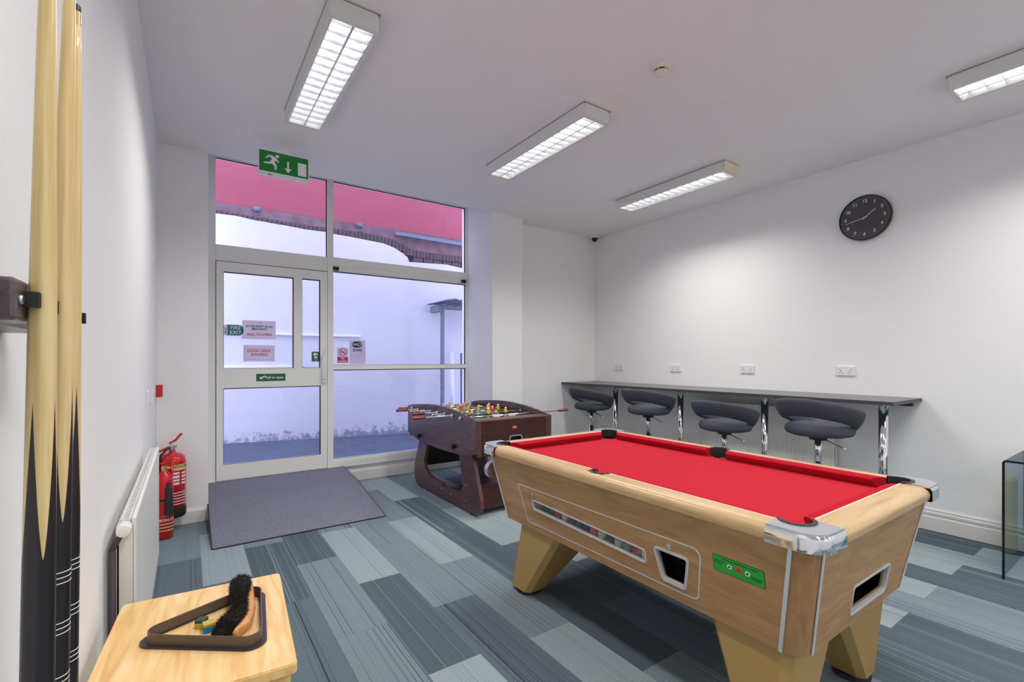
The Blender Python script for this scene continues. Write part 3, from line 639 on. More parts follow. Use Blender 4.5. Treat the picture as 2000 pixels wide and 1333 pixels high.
# left wall small things
t = thing('fire_call_point', 'small red fire call point box in the corner beside the door', 'alarm', (XL, 4.56, 1.06))
bm = B(); box(bm, 0, .042, -.045, .045, 0, .092, .005); obj('box', bm, 'red_box', t); bm = B(); box(bm, .042, .045, -.028, .028, .028, .07, .002); obj('front_plate', bm, 'white', t)
for i, (y, z, lab) in enumerate(((3.57, 1.11, 'slim white switch plate on the cue wall, nearer one'), (3.98, 1.10, 'slim white switch plate on the cue wall, nearer the red box'))):
    bm = B(); box(bm, 0, .010, -.04, .04, -.05, .05, .003); box(bm, .010, .014, -.02, .02, -.02, .02, .002); tag(obj('switch_plate', bm, 'white', None, False, (XL, y, z)), lab, 'switch')

# ---------------------------------------------------------------- radiators
def radiator(name, label, L_, H_, D_, loc, rz, ribs, gap=.03):
    """local: runs along +Y, wall at x=0, front at x=D_+gap"""
    t = thing(name, label, 'radiator', loc, rz)
    f0, f1 = gap + D_ - .012, gap + D_
    bm = B()
    if ribs:
        n = int(L_ / .033); pr = []
        for k in range(n):
            y = L_ * k / n; s = L_ / n
            pr += [(y + .0 * s, f1 - .006), (y + .15 * s, f1), (y + .6 * s, f1), (y + .75 * s, f1 - .006)]
        a = [bm.verts.new((p[1], p[0], .0)) for p in pr]; c = [bm.verts.new((p[1], p[0], H_)) for p in pr]
        for k in range(len(a) - 1): bm.faces.new((a[k], a[k + 1], c[k + 1], c[k]))
        box(bm, f0 - .004, f1 - .007, 0, L_, 0, H_)
    else: box(bm, f0, f1, 0, L_, 0, H_, .004)
    obj('front_panel', bm, 'rad', t)
    bm = B(); box(bm, gap, gap + .010, 0, L_, .0, H_ - .02, .003); obj('back_panel', bm, 'rad', t)
    for y in (0, L_ - .004):
        bm = B(); box(bm, gap + .002, f0 + .006, y, y + .004, .0, H_ - .022, .001); obj('side_cover', bm, 'rad', t)
    bm = B(); n = int(L_ / .022)
    for k in range(n): box(bm, gap + .008, f0, .01 + k * L_ / n, .018 + k * L_ / n, H_ - .016, H_ - .004)
    for x in (gap + .012, f0 - .006): box(bm, x, x + .003, 0, L_, H_ - .018, H_ - .002)
    obj('top_grille', bm, 'rad', t)
    return t
t = radiator('radiator', 'white panel radiator on the cue wall behind the small wooden table', 1.40, .58, .048, (XL, 1.83, .29), 0, False, .024)
for y in (-.018, 1.39):
    bm = B(); lathe(bm, [(.012, -.03), (.017, -.028), (.019, -.01), (.019, .018), (.014, .024)], (.045, y, .555), 16, 'Y'); obj('valve', bm, 'white', t, 40)
bm = B(); cyl(bm, (.018, -.03, -.28), (.018, -.03, .50), .0075); cyl(bm, (.018, -.03, .50), (.045, -.03, .555), .0075); obj('pipe', bm, 'mortar_and_shade', t)  # pipe coloured dark to stand for the shaded gap behind the radiator
t = radiator('radiator', 'white ribbed radiator on the clock wall under the counter', 1.31, .60, .06, (XR, 3.14, .29), PI, True, .035)
bm = B(); cyl(bm, (.05, -.03, -.2), (.05, -.03, .05), .008); lathe(bm, [(.01, .0), (.016, .005), (.016, .04), (.01, .05)], (.05, -.03, .05), 14); obj('valve', bm, 'black_soft', t, 40)

# ---------------------------------------------------------------- fire extinguishers
def bent_patch(r, a0, a1, z0, z1, n=10):
    bm = B(); a = []; c = []
    for k in range(n + 1):
        q = math.radians(a0 + (a1 - a0) * k / n); a.append(bm.verts.new((r * math.cos(q), r * math.sin(q), z0))); c.append(bm.verts.new((r * math.cos(q), r * math.sin(q), z1)))
    for k in range(n): bm.faces.new((a[k], a[k + 1], c[k + 1], c[k]))
    return bm
def bent_text(body, size, r, ang, z, m, parent, **k):
    me = text_mesh(body, size, ext=0, **k)
    for v in me.vertices:
        q = math.radians(ang) + v.co.x / r; zz = z + v.co.y; v.co = (r * math.cos(q), r * math.sin(q), zz)
    me.materials.append(M[m]); o = bpy.data.objects.new('lettering', me); C.objects.link(o); o.parent = parent
t = thing('powder_extinguisher', 'large red powder fire extinguisher hanging beside the door wall', 'extinguisher', (-.100, 4.612, .105))
bm = B(); lathe(bm, [(.076, .07), (.092, .075), (.092, .43), (.086, .468), (.066, .492), (.035, .505), (.022, .508), (.022, .53)], n=32); obj('cylinder', bm, 'red', t, True)
bm = B(); lathe(bm, [(.080, 0), (.087, .004), (.0935, .02), (.0935, .08), (.090, .082)], n=32); obj('base_skirt', bm, 'black_soft', t, 40)
bm = B(); cyl(bm, (0, 0, .52), (0, 0, .555), .020); box(bm, -.018, .03, -.014, .014, .545, .575, .004); obj('valve', bm, 'chrome_dull', t, 40)
bm = B(); sweep(bm, [(-.02, 0, .580), (.02, 0, .60), (.055, 0, .645), (.066, 0, .650)], [.009, .012, .012, .009], 6, flat=.8); sweep(bm, [(.02, 0, .565), (-.03, 0, .545), (-.085, 0, .52)], [.009, .010, .009], 6); obj('lever', bm, 'red_box', t, 40)
bm = B(); sweep(bm, [(.0, 0, .55), (-.03, -.03, .54), (-.07, -.06, .50), (-.09, -.055, .40), (-.095, -.03, .25)], .009, 8); obj('hose', bm, 'black_soft', t, True)
FA = -60
obj('label', bent_patch(.0925, FA - 30, FA + 42, .375, .418), 'label_cream', t); bent_text('POWDER', .030, .0932, FA + 12, .400, 'ink_black', t, bold=.0006)
for k, (z, h_) in enumerate(((.352, .016), (.325, .020), (.298, .016), (.272, .018))): obj('print_block', bent_patch(.0927, FA - 26, FA + 2, z - h_ / 2, z + h_ / 2, 4), 'ink_white', t); obj('print_block', bent_patch(.0927, FA + 12, FA + 36, z - h_ / 2, z + h_ / 2 - .004, 4), 'ink_white', t)
for k in range(5): obj('print_line', bent_patch(.0927, FA - 30, FA + 40, .108 + .022 * k, .114 + .022 * k, 6), 'ink_white', t)
bm = B(); box(bm, -.03, .03, .0945, .108, .30, .42); obj('bracket', bm, 'black_soft', t)
t = thing('carbon_dioxide_extinguisher', 'slim red carbon dioxide extinguisher with black horn on the floor', 'extinguisher', (-.143, 4.425, .001))
bm = B(); lathe(bm, [(.046, 0), (.055, .006), (.056, .40), (.053, .44), (.040, .475), (.022, .50), (.016, .51)], n=28); obj('cylinder', bm, 'red', t, True)
bm = B(); cyl(bm, (0, 0, .50), (0, 0, .545), .018); cyl(bm, (-.02, 0, .525), (.035, 0, .525), .011); obj('valve', bm, 'brass', t, 40)
bm = B(); sweep(bm, [(-.03, 0, .56), (.01, 0, .565), (.06, -.01, .60)], [.006, .008, .007], 6); sweep(bm, [(.03, 0, .53), (.055, -.01, .50), (.045, -.03, .47)], .007, 8); obj('lever', bm, 'red_box', t, 40)
bm = B(); lathe(bm, [(.011, .445), (.013, .435), (.013, .42), (.022, .40), (.026, .30), (.030, .205), (.027, .203)], (.028, -.052, -.02), 18); obj('horn', bm, 'black_soft', t, 40)
obj('band', bent_patch(.0567, -170, 60, .285, .305, 16), 'black_soft', t); bent_text('CARBON DIOXIDE', .028, .0572, FA + 2, .145, 'ink_white', t, bold=.0006)
for k, z in enumerate((.112, .088, .064)): obj('print_line', bent_patch(.0565, FA - 60, FA + 55, z, z + .007, 8), 'label_cream', t)
obj('print_block', bent_patch(.0565, FA - 30, FA + 20, .175, .187, 5), 'ink_white', t)

# ================================================================== COUNTER AND STOOLS
t = thing('counter', 'long grey breakfast bar counter on chrome legs along the clock wall', 'counter', (4.52, 3.0, 0))
bm = B(); box(bm, 4.21 - 4.52, XR - 4.52 - .001, 1.247 - 3.0, 4.925 - 3.0, 1.013, 1.040); 
for f in bm.faces:
    if abs(f.normal.z) < .5 or f.calc_center_median().z < 1.02: f.material_index = 1
obj('worktop', bm, ['counter', 'counter_edge'], t)
for y in (1.345, 2.235, 3.125, 4.052):
    bm = B(); cyl(bm, (4.335 - 4.52, y - 3, .012), (4.335 - 4.52, y - 3, 1.0), .030, n=24); o = obj('leg', bm, 'chrome', t)
    bm = B(); lathe(bm, [(.05, 0), (.05, .006), (.032, .014)], (4.335 - 4.52, y - 3, 0)); lathe(bm, [(.032, .998), (.05, 1.006), (.05, 1.013)], (4.335 - 4.52, y - 3, 0)); obj('flange', bm, 'chrome', o, 40)
bm = B(); box(bm, XR - 4.52 - .04, XR - 4.52 - .001, 1.30 - 3, 4.9 - 3, .972, 1.013); obj('wall_batten', bm, 'counter_edge', t)

def stool(zs):
    """zs: underside of the seat; the back is towards -X, the front towards +X"""
    t = thing('bar_stool', '', 'stool', (0, 0, 0))
    bm = B(); lathe(bm, [(.205, 0), (.205, .006), (.19, .012), (.06, .028), (.032, .05), (.030, .06)], n=36); obj('base', bm, 'chrome', t, 40)
    bm = B(); cyl(bm, (0, 0, .05), (0, 0, zs - .20), .030, n=20); cyl(bm, (0, 0, zs - .22), (0, 0, zs - .005), .022, n=18); obj('column', bm, 'chrome', t)
    bm = B(); sweep(bm, [(.17 * math.cos(a) + .05, .17 * math.sin(a), .30) for a in [PI * (.5 - k / 12) for k in range(13)]], .010, 8); box(bm, .01, .22, -.012, .012, .292, .308); obj('footrest', bm, 'chrome', t, 40)
    bm = B(); sweep(bm, [(0, 0, zs - .03), (.02, -.05, zs - .035), (.03, -.14, zs - .075), (.032, -.16, zs - .08)], .006, 6); obj('gas_lever', bm, 'chrome_dull', t, True)
    bm = B(); cyl(bm, (0, 0, zs - .03), (0, 0, zs + .01), .055, n=18); obj('seat_plate', bm, 'black', t)
    # seat pad
    bm = B(); lathe(bm, [(.02, 0), (.165, .002), (.195, .012), (.207, .034), (.203, .060), (.182, .078), (.11, .084), (.01, .086)], (.01, 0, zs), 36); o = obj('seat', bm, 'stool_fabric', t, True); o.scale = (1, 1.02, 1)
    # wrap-round back band: a thick ribbon that starts beside the seat at the front and rises to the back
    bm = B(); n = 48; rings = []
    for k in range(n + 1):
        q = -1 + 2 * k / n; th = PI + q * math.radians(156)                  # angle round the seat, PI is the back
        al = abs(q) * 156; up = .5 + .5 * math.cos(math.radians(al)); dr = min(max((al - 105) / 51, 0), 1); dr = dr * dr * (3 - 2 * dr)
        rad = .222 + .012 * up - .012 * dr; hgt = .058 + .010 * up - .018 * dr; thick = .026 + .006 * up
        zc = zs + .140 + .064 * math.cos(math.radians(al)) - .046 * dr; lean = .42
        d = Vector((math.cos(th), math.sin(th), 0)); cen = Vector((.010, 0, zc)) + d * rad
        ring = []
        for j in range(12):
            a = 2 * PI * j / 12; ex, ez = math.cos(a), math.sin(a)
            sx = math.copysign(abs(ex) ** .8, ex) * thick; sz = math.copysign(abs(ez) ** .8, ez) * hgt
            p = cen + d * (sx + sz * lean) + Vector((0, 0, sz * .93)); ring.append(bm.verts.new(p))
        rings.append(ring)
    for a, c in zip(rings, rings[1:]):
        for j in range(12): bm.faces.new((a[j], a[(j + 1) % 12], c[(j + 1) % 12], c[j]))
    bm.faces.new(rings[0]); bm.faces.new(rings[-1]); o = obj('backrest', bm, 'stool_fabric', t, True)
    return t
for x, y, zs, rz, lab in ((3.95, 4.075, .755, .05, 'charcoal bar stool furthest along the counter, in the room corner'), (3.85, 3.157, .795, .12, 'charcoal bar stool at the counter, second from the room corner'),
                          (3.75, 2.272, .748, .0, 'charcoal bar stool at the counter, third from the room corner'), (3.62, 1.497, .822, -.05, 'charcoal bar stool nearest the free end of the counter')):
    o = stool(zs); tag(o, lab, 'stool', 'bar stools along the counter'); o.location = (x, y, 0); o.rotation_euler = (0, 0, rz)

# ================================================================== POOL TABLE
PT = Vector((2.01, 1.53, 0)); pt = thing('pool_table', 'light oak pool table with red cloth and chrome corners', 'pool table', tuple(PT))
TW, TL, BW, BL, ZT, ZB = .525, .905, .447, .838, .790, .415      # half sizes of the cabinet: top and bottom
RC = .065
def side_frame(sx):
    """face frame of the long side sx=-1/+1: u along Y, v up the slope"""
    o = Vector((sx * TW, 0, ZT)); v = Vector((sx * (TW - BW), 0, ZT - ZB)).normalized(); u = Vector((0, -sx * -1, 0))
    return o, v
def fmat(o, u, v): return frame_m(o, u, v)
# left side: u = -Y (image right), v = up, normal -X
vL = Vector((-(TW - BW), 0, ZT - ZB)).normalized(); ML = frame_m((-TW, 0, ZT), (0, -1, 0), vL)     # normal u x v = (-1, 0, ..)
slope = (ZT - ZB) / (Vector((TW - BW, 0, ZT - ZB)).length)
def Lp(y, z): return (-(y - PT.y), (z - ZT) / slope)             # world y, z -> face (u, v)
vb = -Vector((TW - BW, 0, ZT - ZB)).length
out = [(-(TL - RC), 0), (TL - RC, 0), (BL - RC, vb), (-(BL - RC), vb)]
ballw = rpoly([Lp(2.017, .548), Lp(1.276, .524), Lp(1.276, .572), Lp(2.022, .592)], .008, 3)
chute = rpoly([Lp(1.192, .490), Lp(1.100, .488), Lp(1.072, .604), Lp(1.212, .604)], .008, 3)
bm = B(); plate(bm, out, [ballw, chute], .018, ML); obj('side_panel', bm, 'oak', pt)
MR = frame_m((TW, 0, ZT), (0, 1, 0), Vector((TW - BW, 0, ZT - ZB)).normalized()); bm = B(); plate(bm, out, (), .018, MR); obj('side_panel', bm, 'oak', pt)
ve = Vector((0, -(TL - BL), ZT - ZB)); lv = ve.length; ve.normalize(); ME = frame_m((0, -TL, ZT), (1, 0, 0), ve); sl_e = (ZT - ZB) / lv
def Ep(x, z): return (x - PT.x, (z - ZT) / sl_e)
oute = [(-(TW - RC), 0), (-(BW - RC), -lv), (BW - RC, -lv), (TW - RC, 0)]
cue_hole = rpoly([Ep(1.898, .468), Ep(2.205, .468), Ep(2.198, .566), Ep(1.880, .566)], .008, 3)
bm = B(); plate(bm, oute, [cue_hole], .018, ME); obj('end_panel', bm, 'oak_x', pt)
MF = frame_m((0, TL, ZT), (-1, 0, 0), Vector((0, TL - BL, ZT - ZB)).normalized()); bm = B(); plate(bm, oute, (), .018, MF); obj('end_panel', bm, 'oak_x', pt)
bm = B(); box(bm, -BW + .03, BW - .03, -BL + .03, BL - .03, ZB + .002, ZB + .014); obj('bottom_board', bm, 'dark', pt)
bm = B(); box(bm, -TW + .1, TW - .1, -TL + .1, TL - .1, .735, .765); obj('slate_bed', bm, 'dark', pt)
bm = B(); box(bm, -.36, -.345, -.6, .6, .43, .74); box(bm, -.34, .36, -.68, -.665, .43, .74); obj('inner_lining', bm, 'dark', pt)
for sx in (-1, 1):
    for sy in (-1, 1):
        bm = B(); rows = []
        for (w_, l_, z) in ((TW, TL, ZT), (BW, BL, ZB)):
            cx, cy = sx * (w_ - RC), sy * (l_ - RC)
            rows.append([bm.verts.new((cx + sx * RC * math.cos(a), cy + sy * RC * math.sin(a), z)) for a in [PI / 2 * k / 10 for k in range(11)]] +
                        [bm.verts.new((cx + sx * (RC - .016) * math.cos(a), cy + sy * (RC - .016) * math.sin(a), z)) for a in [PI / 2 * (10 - k) / 10 for k in range(11)]])
        n = len(rows[0])
        for k in range(n): bm.faces.new((rows[0][k], rows[0][(k + 1) % n], rows[1][(k + 1) % n], rows[1][k]))
        bm.faces.new(rows[0]); bm.faces.new(rows[1]); obj('corner_post', bm, 'oak_v', pt, 50)
        for kind in (0, 1):                                            # aluminium strips either side of the post
            bm = B(); q = []
            for (w_, l_, z) in ((TW + .0015, TL + .0015, ZT), (BW + .0015, BL + .0015, ZB)):
                if kind == 0: e0, e1 = (sx * w_, sy * (l_ - RC - .006)), (sx * w_, sy * (l_ - RC + .006))
                else: e0, e1 = (sx * (w_ - RC - .006), sy * l_), (sx * (w_ - RC + .006), sy * l_)
                q.append([bm.verts.new((*e0, z)), bm.verts.new((*e1, z))])
            bm.faces.new((q[0][0], q[0][1], q[1][1], q[1][0])); bmesh.ops.recalc_face_normals(bm, faces=bm.faces[:]); bmesh.ops.solidify(bm, geom=bm.faces[:], thickness=.003); obj('trim_strip', bm, 'alu', pt)
# metal outline of the access door, ball window frame, chute frame
def ring(outer, inner_off, th, m, mx, name, lift=.002):
    k = len(outer); cx = sum(p[0] for p in outer) / k; cy = sum(p[1] for p in outer) / k
    pts = [Vector(p) for p in outer]; inn = []
    for i in range(k):
        a, b_, c = pts[i - 1], pts[i], pts[(i + 1) % k]; n1 = Vector((-(b_ - a).y, (b_ - a).x)); n2 = Vector((-(c - b_).y, (c - b_).x))
        n_ = (n1.normalized() if n1.length > 1e-9 else n2.normalized()) + (n2.normalized() if n2.length > 1e-9 else n1.normalized())
        n_ = n_.normalized() if n_.length > 1e-9 else Vector((0, 0))
        if n_.dot(Vector((cx, cy)) - b_) < 0 and False: n_ = -n_
        inn.append(tuple(b_ + n_ * inner_off))
    b = B(); plate(b, outer, [inn], th, mx @ Matrix.Translation((0, 0, lift))); return obj(name, b, m, pt)
def ccw(P):
    s = sum(P[i - 1][0] * P[i][1] - P[i][0] * P[i - 1][1] for i in range(len(P))); return P if s > 0 else P[::-1]
dout = ccw(rpoly([Lp(2.103, .452), Lp(1.042, .456), Lp(1.003, .668), Lp(2.140, .662)], [.03, .03, .03, .012], 5))
ring(dout, .005, .002, 'alu', ML, 'door_outline', .001)
def grow(P, d):
    b_ = ccw(P); k = len(b_); o_ = []
    for i in range(k):
        a, m_, c = Vector(b_[i - 1]), Vector(b_[i]), Vector(b_[(i + 1) % k]); n1 = Vector(((m_ - a).y, -(m_ - a).x)).normalized(); n2 = Vector(((c - m_).y, -(c - m_).x)).normalized(); n_ = (n1 + n2).normalized(); o_.append(tuple(m_ + n_ * d))
    return o_
for hole, nm, mx_ in ((ballw, 'window_frame', ML), (chute, 'chute_frame', ML), (cue_hole, 'chute_frame', ME)):
    g1 = 0.007 if nm == 'window_frame' else .011
    ring(grow(hole, g1 * .2), g1 * .2 + .001, .012, 'alu', mx_, nm, .001); ring(grow(hole, g1), g1 * .55, .004, 'alu', mx_, nm, .0035)
bm = B(); plate(bm, ballw, (), .001, ML @ Matrix.Translation((0, 0, -.004))); obj('window_pane', bm, 'clear', pt)
# ball tray
bm = B(); ya, yb = 2.03 - PT.y, 1.265 - PT.y
extrude_profile(bm, [(0, 0), (.075, 0), (.075, .10), (.068, .10), (.068, .006), (0, .006)], (-.456, ya, .532), (-.454, yb, .508), side=(1, 0, 0)); obj('ball_tray', bm, 'dark', pt)
for (nm, y0, y1, mx_, u0, u1, v0, v1) in (('chute_box', 0, 0, ML, Lp(1.22, 0)[0], Lp(1.07, 0)[0], -.33, -.18),):
    bm = B(); box(bm, u0 - .01, u1 + .01, v0, v1, -.10, -.095); box(bm, u0 - .012, u0 - .008, v0, v1, -.10, -.02); box(bm, u1 + .008, u1 + .012, v0, v1, -.10, -.02); bmesh.ops.transform(bm, matrix=mx_, verts=bm.verts[:]); obj(nm, bm, 'dark', pt)
# small fittings
bm = B(); cyl(bm, (0, 0, 0), (0, 0, .004), .012, n=18); cyl(bm, (0, 0, .004), (0, 0, .008), .007, n=14); bmesh.ops.transform(bm, matrix=ML @ Matrix.Translation((*Lp(1.144, .636), 0)), verts=bm.verts[:]); obj('lock', bm, 'chrome_dull', pt, 40)
bm = B(); cyl(bm, (0, 0, 0), (0, 0, .006), .007, n=14); cyl(bm, (.008, -.008, 0), (.008, -.008, .010), .005, n=10); bmesh.ops.transform(bm, matrix=ML @ Matrix.Translation((*Lp(2.010, .632), 0)), verts=bm.verts[:]); obj('lock', bm, 'chrome_dull', pt, 40)
bm = B(); cyl(bm, (-.475, TL - .02, .68), (-.475, TL + .018, .68), .052, n=24); cyl(bm, (-.475, TL + .018, .68), (-.475, TL + .026, .68), .040, n=24); obj('coin_cup', bm, 'chrome_dull', pt, 40)
# green sticker
su, sv = Lp(.959, .615), Lp(.780, .672)
st = thing('rules_sticker', 'green label with three ball pictures on the oak side of the pool table', 'sticker', tuple(PT)); 
def stk(pts, m, name, lift, holes=()):
    b = B(); plate(b, pts, holes, .0006, ML @ Matrix.Translation((0, 0, lift))); return obj(name, b, m, st)
stk(rrect(su[0], su[1], sv[0], sv[1] + .004, .006), 'sticker_dark', 'sticker_back', .0012); stk(rrect(su[0] + .002, su[1] + .002, sv[0] - .002, sv[1] + .002, .006), 'sticker_green', 'sticker_face', .0018)
for (y, r, mm) in ((.899, .0085, 'ink_white'), (.866, .0105, 'fig_red'), (.836, .0085, 'ink_white')):
    u, v = Lp(y, .646); stk(circ(u, v, r, 16), mm, 'ball_picture', .0024); stk(circ(u, v, r * .5, 12), {'fig_red': 'ink_red'}.get(mm, 'ink_black'), 'ball_picture', .003)
for (a, c, z) in ((.952, .916, .656), (.952, .925, .648), (.826, .788, .640), (.826, .79, .633), (.925, .80, .667)):
    u0, v0 = Lp(a, z); u1, _ = Lp(c, z); stk([(u0, v0 - .0015), (u1, v0 - .0015), (u1, v0 + .0015), (u0, v0 + .0015)], 'sticker_dark', 'printed_line', .0024)
# legs: wide at the cabinet, narrow at the foot, outer edge nearly upright
def leg(sx, top, foot):
    bm = B()
    def ring8(x0, x1, y0, y1, z, c):
        return [bm.verts.new(p) for p in ((x0 + c, y0, z), (x1 - c, y0, z), (x1, y0 + c, z), (x1, y1 - c, z), (x1 - c, y1, z), (x0 + c, y1, z), (x0, y1 - c, z), (x0, y0 + c, z))]
    a = ring8(*top, ZB + .004, .03); c = ring8(*foot, .026, .026)
    for k in range(8): bm.faces.new((a[k], a[(k + 1) % 8], c[(k + 1) % 8], c[k]))
    bm.faces.new(a); bm.faces.new(c); o = obj('leg', bm, 'leg_tan', pt)
    bm = B(); cyl(bm, ((foot[0] + foot[1]) / 2, (foot[2] + foot[3]) / 2, 0), ((foot[0] + foot[1]) / 2, (foot[2] + foot[3]) / 2, .022), .072, n=24); cyl(bm, ((foot[0] + foot[1]) / 2, (foot[2] + foot[3]) / 2, .022), ((foot[0] + foot[1]) / 2, (foot[2] + foot[3]) / 2, .03), .04, n=16); obj('foot_pad', bm, 'black_soft', o, 40)
X = lambda x: x - PT.x; Y = lambda y: y - PT.y
leg(-1, (X(1.58), X(1.93), Y(1.87), Y(2.22)), (X(1.575), X(1.725), Y(2.14), Y(2.31)))
leg(1, (X(2.09), X(2.44), Y(1.87), Y(2.22)), (X(2.295), X(2.445), Y(2.14), Y(2.31)))
leg(-1, (X(1.58), X(1.93), Y(.735), Y(1.03)), (X(1.58), X(1.73), Y(.75), Y(.90)))
leg(1, (X(1.97), X(2.42), Y(.735), Y(1.03)), (X(2.29), X(2.42), Y(.775), Y(.915)))
# rails
IW, IL, OW, OL, ZR = .4675, .845, .545, .935, .843
CA = .158                                                        # length of the chrome corner arms
def rail_prof(w_):
    h = ZR - .788; pts = [(0, ZR), (w_ - .035, ZR)]
    for k in range(1, 7):
        a = PI / 2 * (1 - k / 6); pts.append((w_ - .035 + .035 * math.cos(a), ZR - .030 + .030 * math.sin(a)))
    pts += [(w_ - .003, ZR - .048), (w_ - .018, .788), (0, .788)]
    return pts
for sx in (-1, 1):
    for y0, y1 in ((-OL + CA, -.048), (-.048, .048), (.048, OL - CA)):
        if abs(y0) == .048 and abs(y1) == .048:
            bm = B(); pr = [(x + .046, z) for x, z in rail_prof(OW - IW - .046)]
        else: bm = B(); pr = rail_prof(OW - IW)
        extrude_profile(bm, pr, (sx * IW, y0, 0), (sx * IW, y1, 0), side=(sx, 0, 0)); obj('rail', bm, 'rail', pt, 30)
for sy in (-1, 1):
    bm = B(); extrude_profile(bm, rail_prof(OL - IL), (-OW + CA - .01, sy * IL, 0), (OW - CA + .01, sy * IL, 0), side=(0, sy, 0)); obj('rail', bm, 'rail_x', pt, 30)
# chrome corners with their pocket bite
CC, CR = (.438, .820), .054
for sx in (-1, 1):
    for sy in (-1, 1):
        base = [(OW, OL - CA)] + [(OW - .075 + .075 * math.cos(a), OL - .075 + .075 * math.sin(a)) for a in [PI / 2 * k / 8 for k in range(9)]] + [(OW - CA + .01, OL)]
        def bite(r, off=0):
            a1 = math.atan2(IL + off - CC[1], -math.sqrt(max(r * r - (IL + off - CC[1]) ** 2, 1e-6))); a0 = math.atan2(-math.sqrt(max(r * r - (IW + off - CC[0]) ** 2, 1e-6)), IW + off - CC[0])
            return [(CC[0] + r * math.cos(a0 + (a1 - a0) * k / 16), CC[1] + r * math.sin(a0 + (a1 - a0) * k / 16)) for k in range(17)]
        bt = bite(CR); outl = [(IW, OL - CA)] + base + [(OW - CA + .01, IL)] + bt[::-1]
        sgn = [(sx * p[0], sy * p[1]) for p in outl]
        bm = B(); plate(bm, sgn, (), .006, Matrix.Translation((0, 0, ZR + .0035))); cs = obj('corner_plate', bm, 'hammer', pt)
        # polished rolled edge round the outside
        path = [(OW, OL - CA)] + base[1:-1] + [(OW - CA + .01, OL)]; bm = B(); rows = []
        prof = [(-.010, ZR + .0035), (-.002, ZR + .001), (.005, ZR - .010), (.007, ZR - .016), (.007, ZR - .052), (.0, ZR - .055), (-.02, ZR - .055)]
        for k, p in enumerate(path):
            a = Vector(path[max(k - 1, 0)]); c = Vector(path[min(k + 1, len(path) - 1)]); tg = (c - a).normalized(); nr = Vector((tg.y, -tg.x))
            rows.append([bm.verts.new((sx * (p[0] + nr.x * o_), sy * (p[1] + nr.y * o_), z)) for o_, z in prof])
        for a, c in zip(rows, rows[1:]):
            for j in range(len(prof) - 1): bm.faces.new((a[j], a[j + 1], c[j + 1], c[j]))
        obj('corner_edge', bm, 'chrome', pt, 35)
        # rubber lip and net-less well
        bi, bo = bite(CR - .011), bite(CR + .002); bm = B(); plate(bm, [(sx * p[0], sy * p[1]) for p in bi + bo[::-1]], (), .050, Matrix.Translation((0, 0, ZR + .0065))); obj('pocket_lip', bm, 'black_soft', pt)
        bm = B(); rr = [[bm.verts.new((sx * CC[0] + r * math.cos(a), sy * CC[1] + r * math.sin(a), z)) for a in [2 * PI * k / 20 for k in range(20)]] for r, z in ((CR - .003, .796), (CR - .006, .72))]
        for k in range(20): bm.faces.new((rr[0][k], rr[0][(k + 1) % 20], rr[1][(k + 1) % 20], rr[1][k]))
        bm.faces.new(rr[1]); obj('pocket_well', bm, 'dark', pt)
for sx in (-1, 1):
    cx = .470; a0, a1 = -104, 104
    pin = [(cx + .036 * math.cos(math.radians(a0 + (a1 - a0) * k / 14)), .042 * math.sin(math.radians(a0 + (a1 - a0) * k / 14))) for k in range(15)]
    pou = [(cx + .047 * math.cos(math.radians(a0 + (a1 - a0) * k / 14)), .053 * math.sin(math.radians(a0 + (a1 - a0) * k / 14))) for k in range(15)]
    bm = B(); plate(bm, [(sx * p[0], p[1]) for p in pin + pou[::-1]], (), .055, Matrix.Translation((0, 0, ZR + .003))); obj('pocket_lip', bm, 'black_soft', pt)
    bm = B(); rr = [[bm.verts.new((sx * cx + r * math.cos(a), r * 1.1 * math.sin(a), z)) for a in [2 * PI * k / 20 for k in range(20)]] for r, z in ((.040, .7955), (.038, .72))]
    for k in range(20): bm.faces.new((rr[0][k], rr[0][(k + 1) % 20], rr[1][(k + 1) % 20], rr[1][k]))
    bm.faces.new(rr[1]); obj('pocket_well', bm, 'dark', pt)
# cloth bed with bites at the pockets
ZBED = .797; pts = []
def arc(cx, cy, r, a0, a1, n=12): return [(cx + r * math.cos(math.radians(a0 + (a1 - a0) * k / n)), cy + r * math.sin(math.radians(a0 + (a1 - a0) * k / n))) for k in range(n + 1)]
r_ = .046
q = math.degrees(math.acos((IW - CC[0]) / r_)); q2 = math.degrees(math.asin((IL - CC[1]) / r_))
pts += arc(.438, .820, r_, -q, -(180 + q2) , 12)                  # +x +y corner, cut from the long side round to the end
pts += arc(-.438, .820, r_, q2, -(180 - q), 12)
mq = math.degrees(math.acos(.012 / .040))
pts += arc(-(IW + .012), 0, .040, mq, -mq, 10)
pts += arc(-.438, -.820, r_, 180 - q, -q2, 12)
pts += arc(.438, -.820, r_, 180 + q2, q, 12)
pts += arc(IW + .012, 0, .040, 180 + mq, 180 - mq, 10)
bm = B(); plate(bm, pts, (), .02, Matrix.Translation((0, 0, ZBED))); obj('cloth_bed', bm, 'red_cloth', pt)
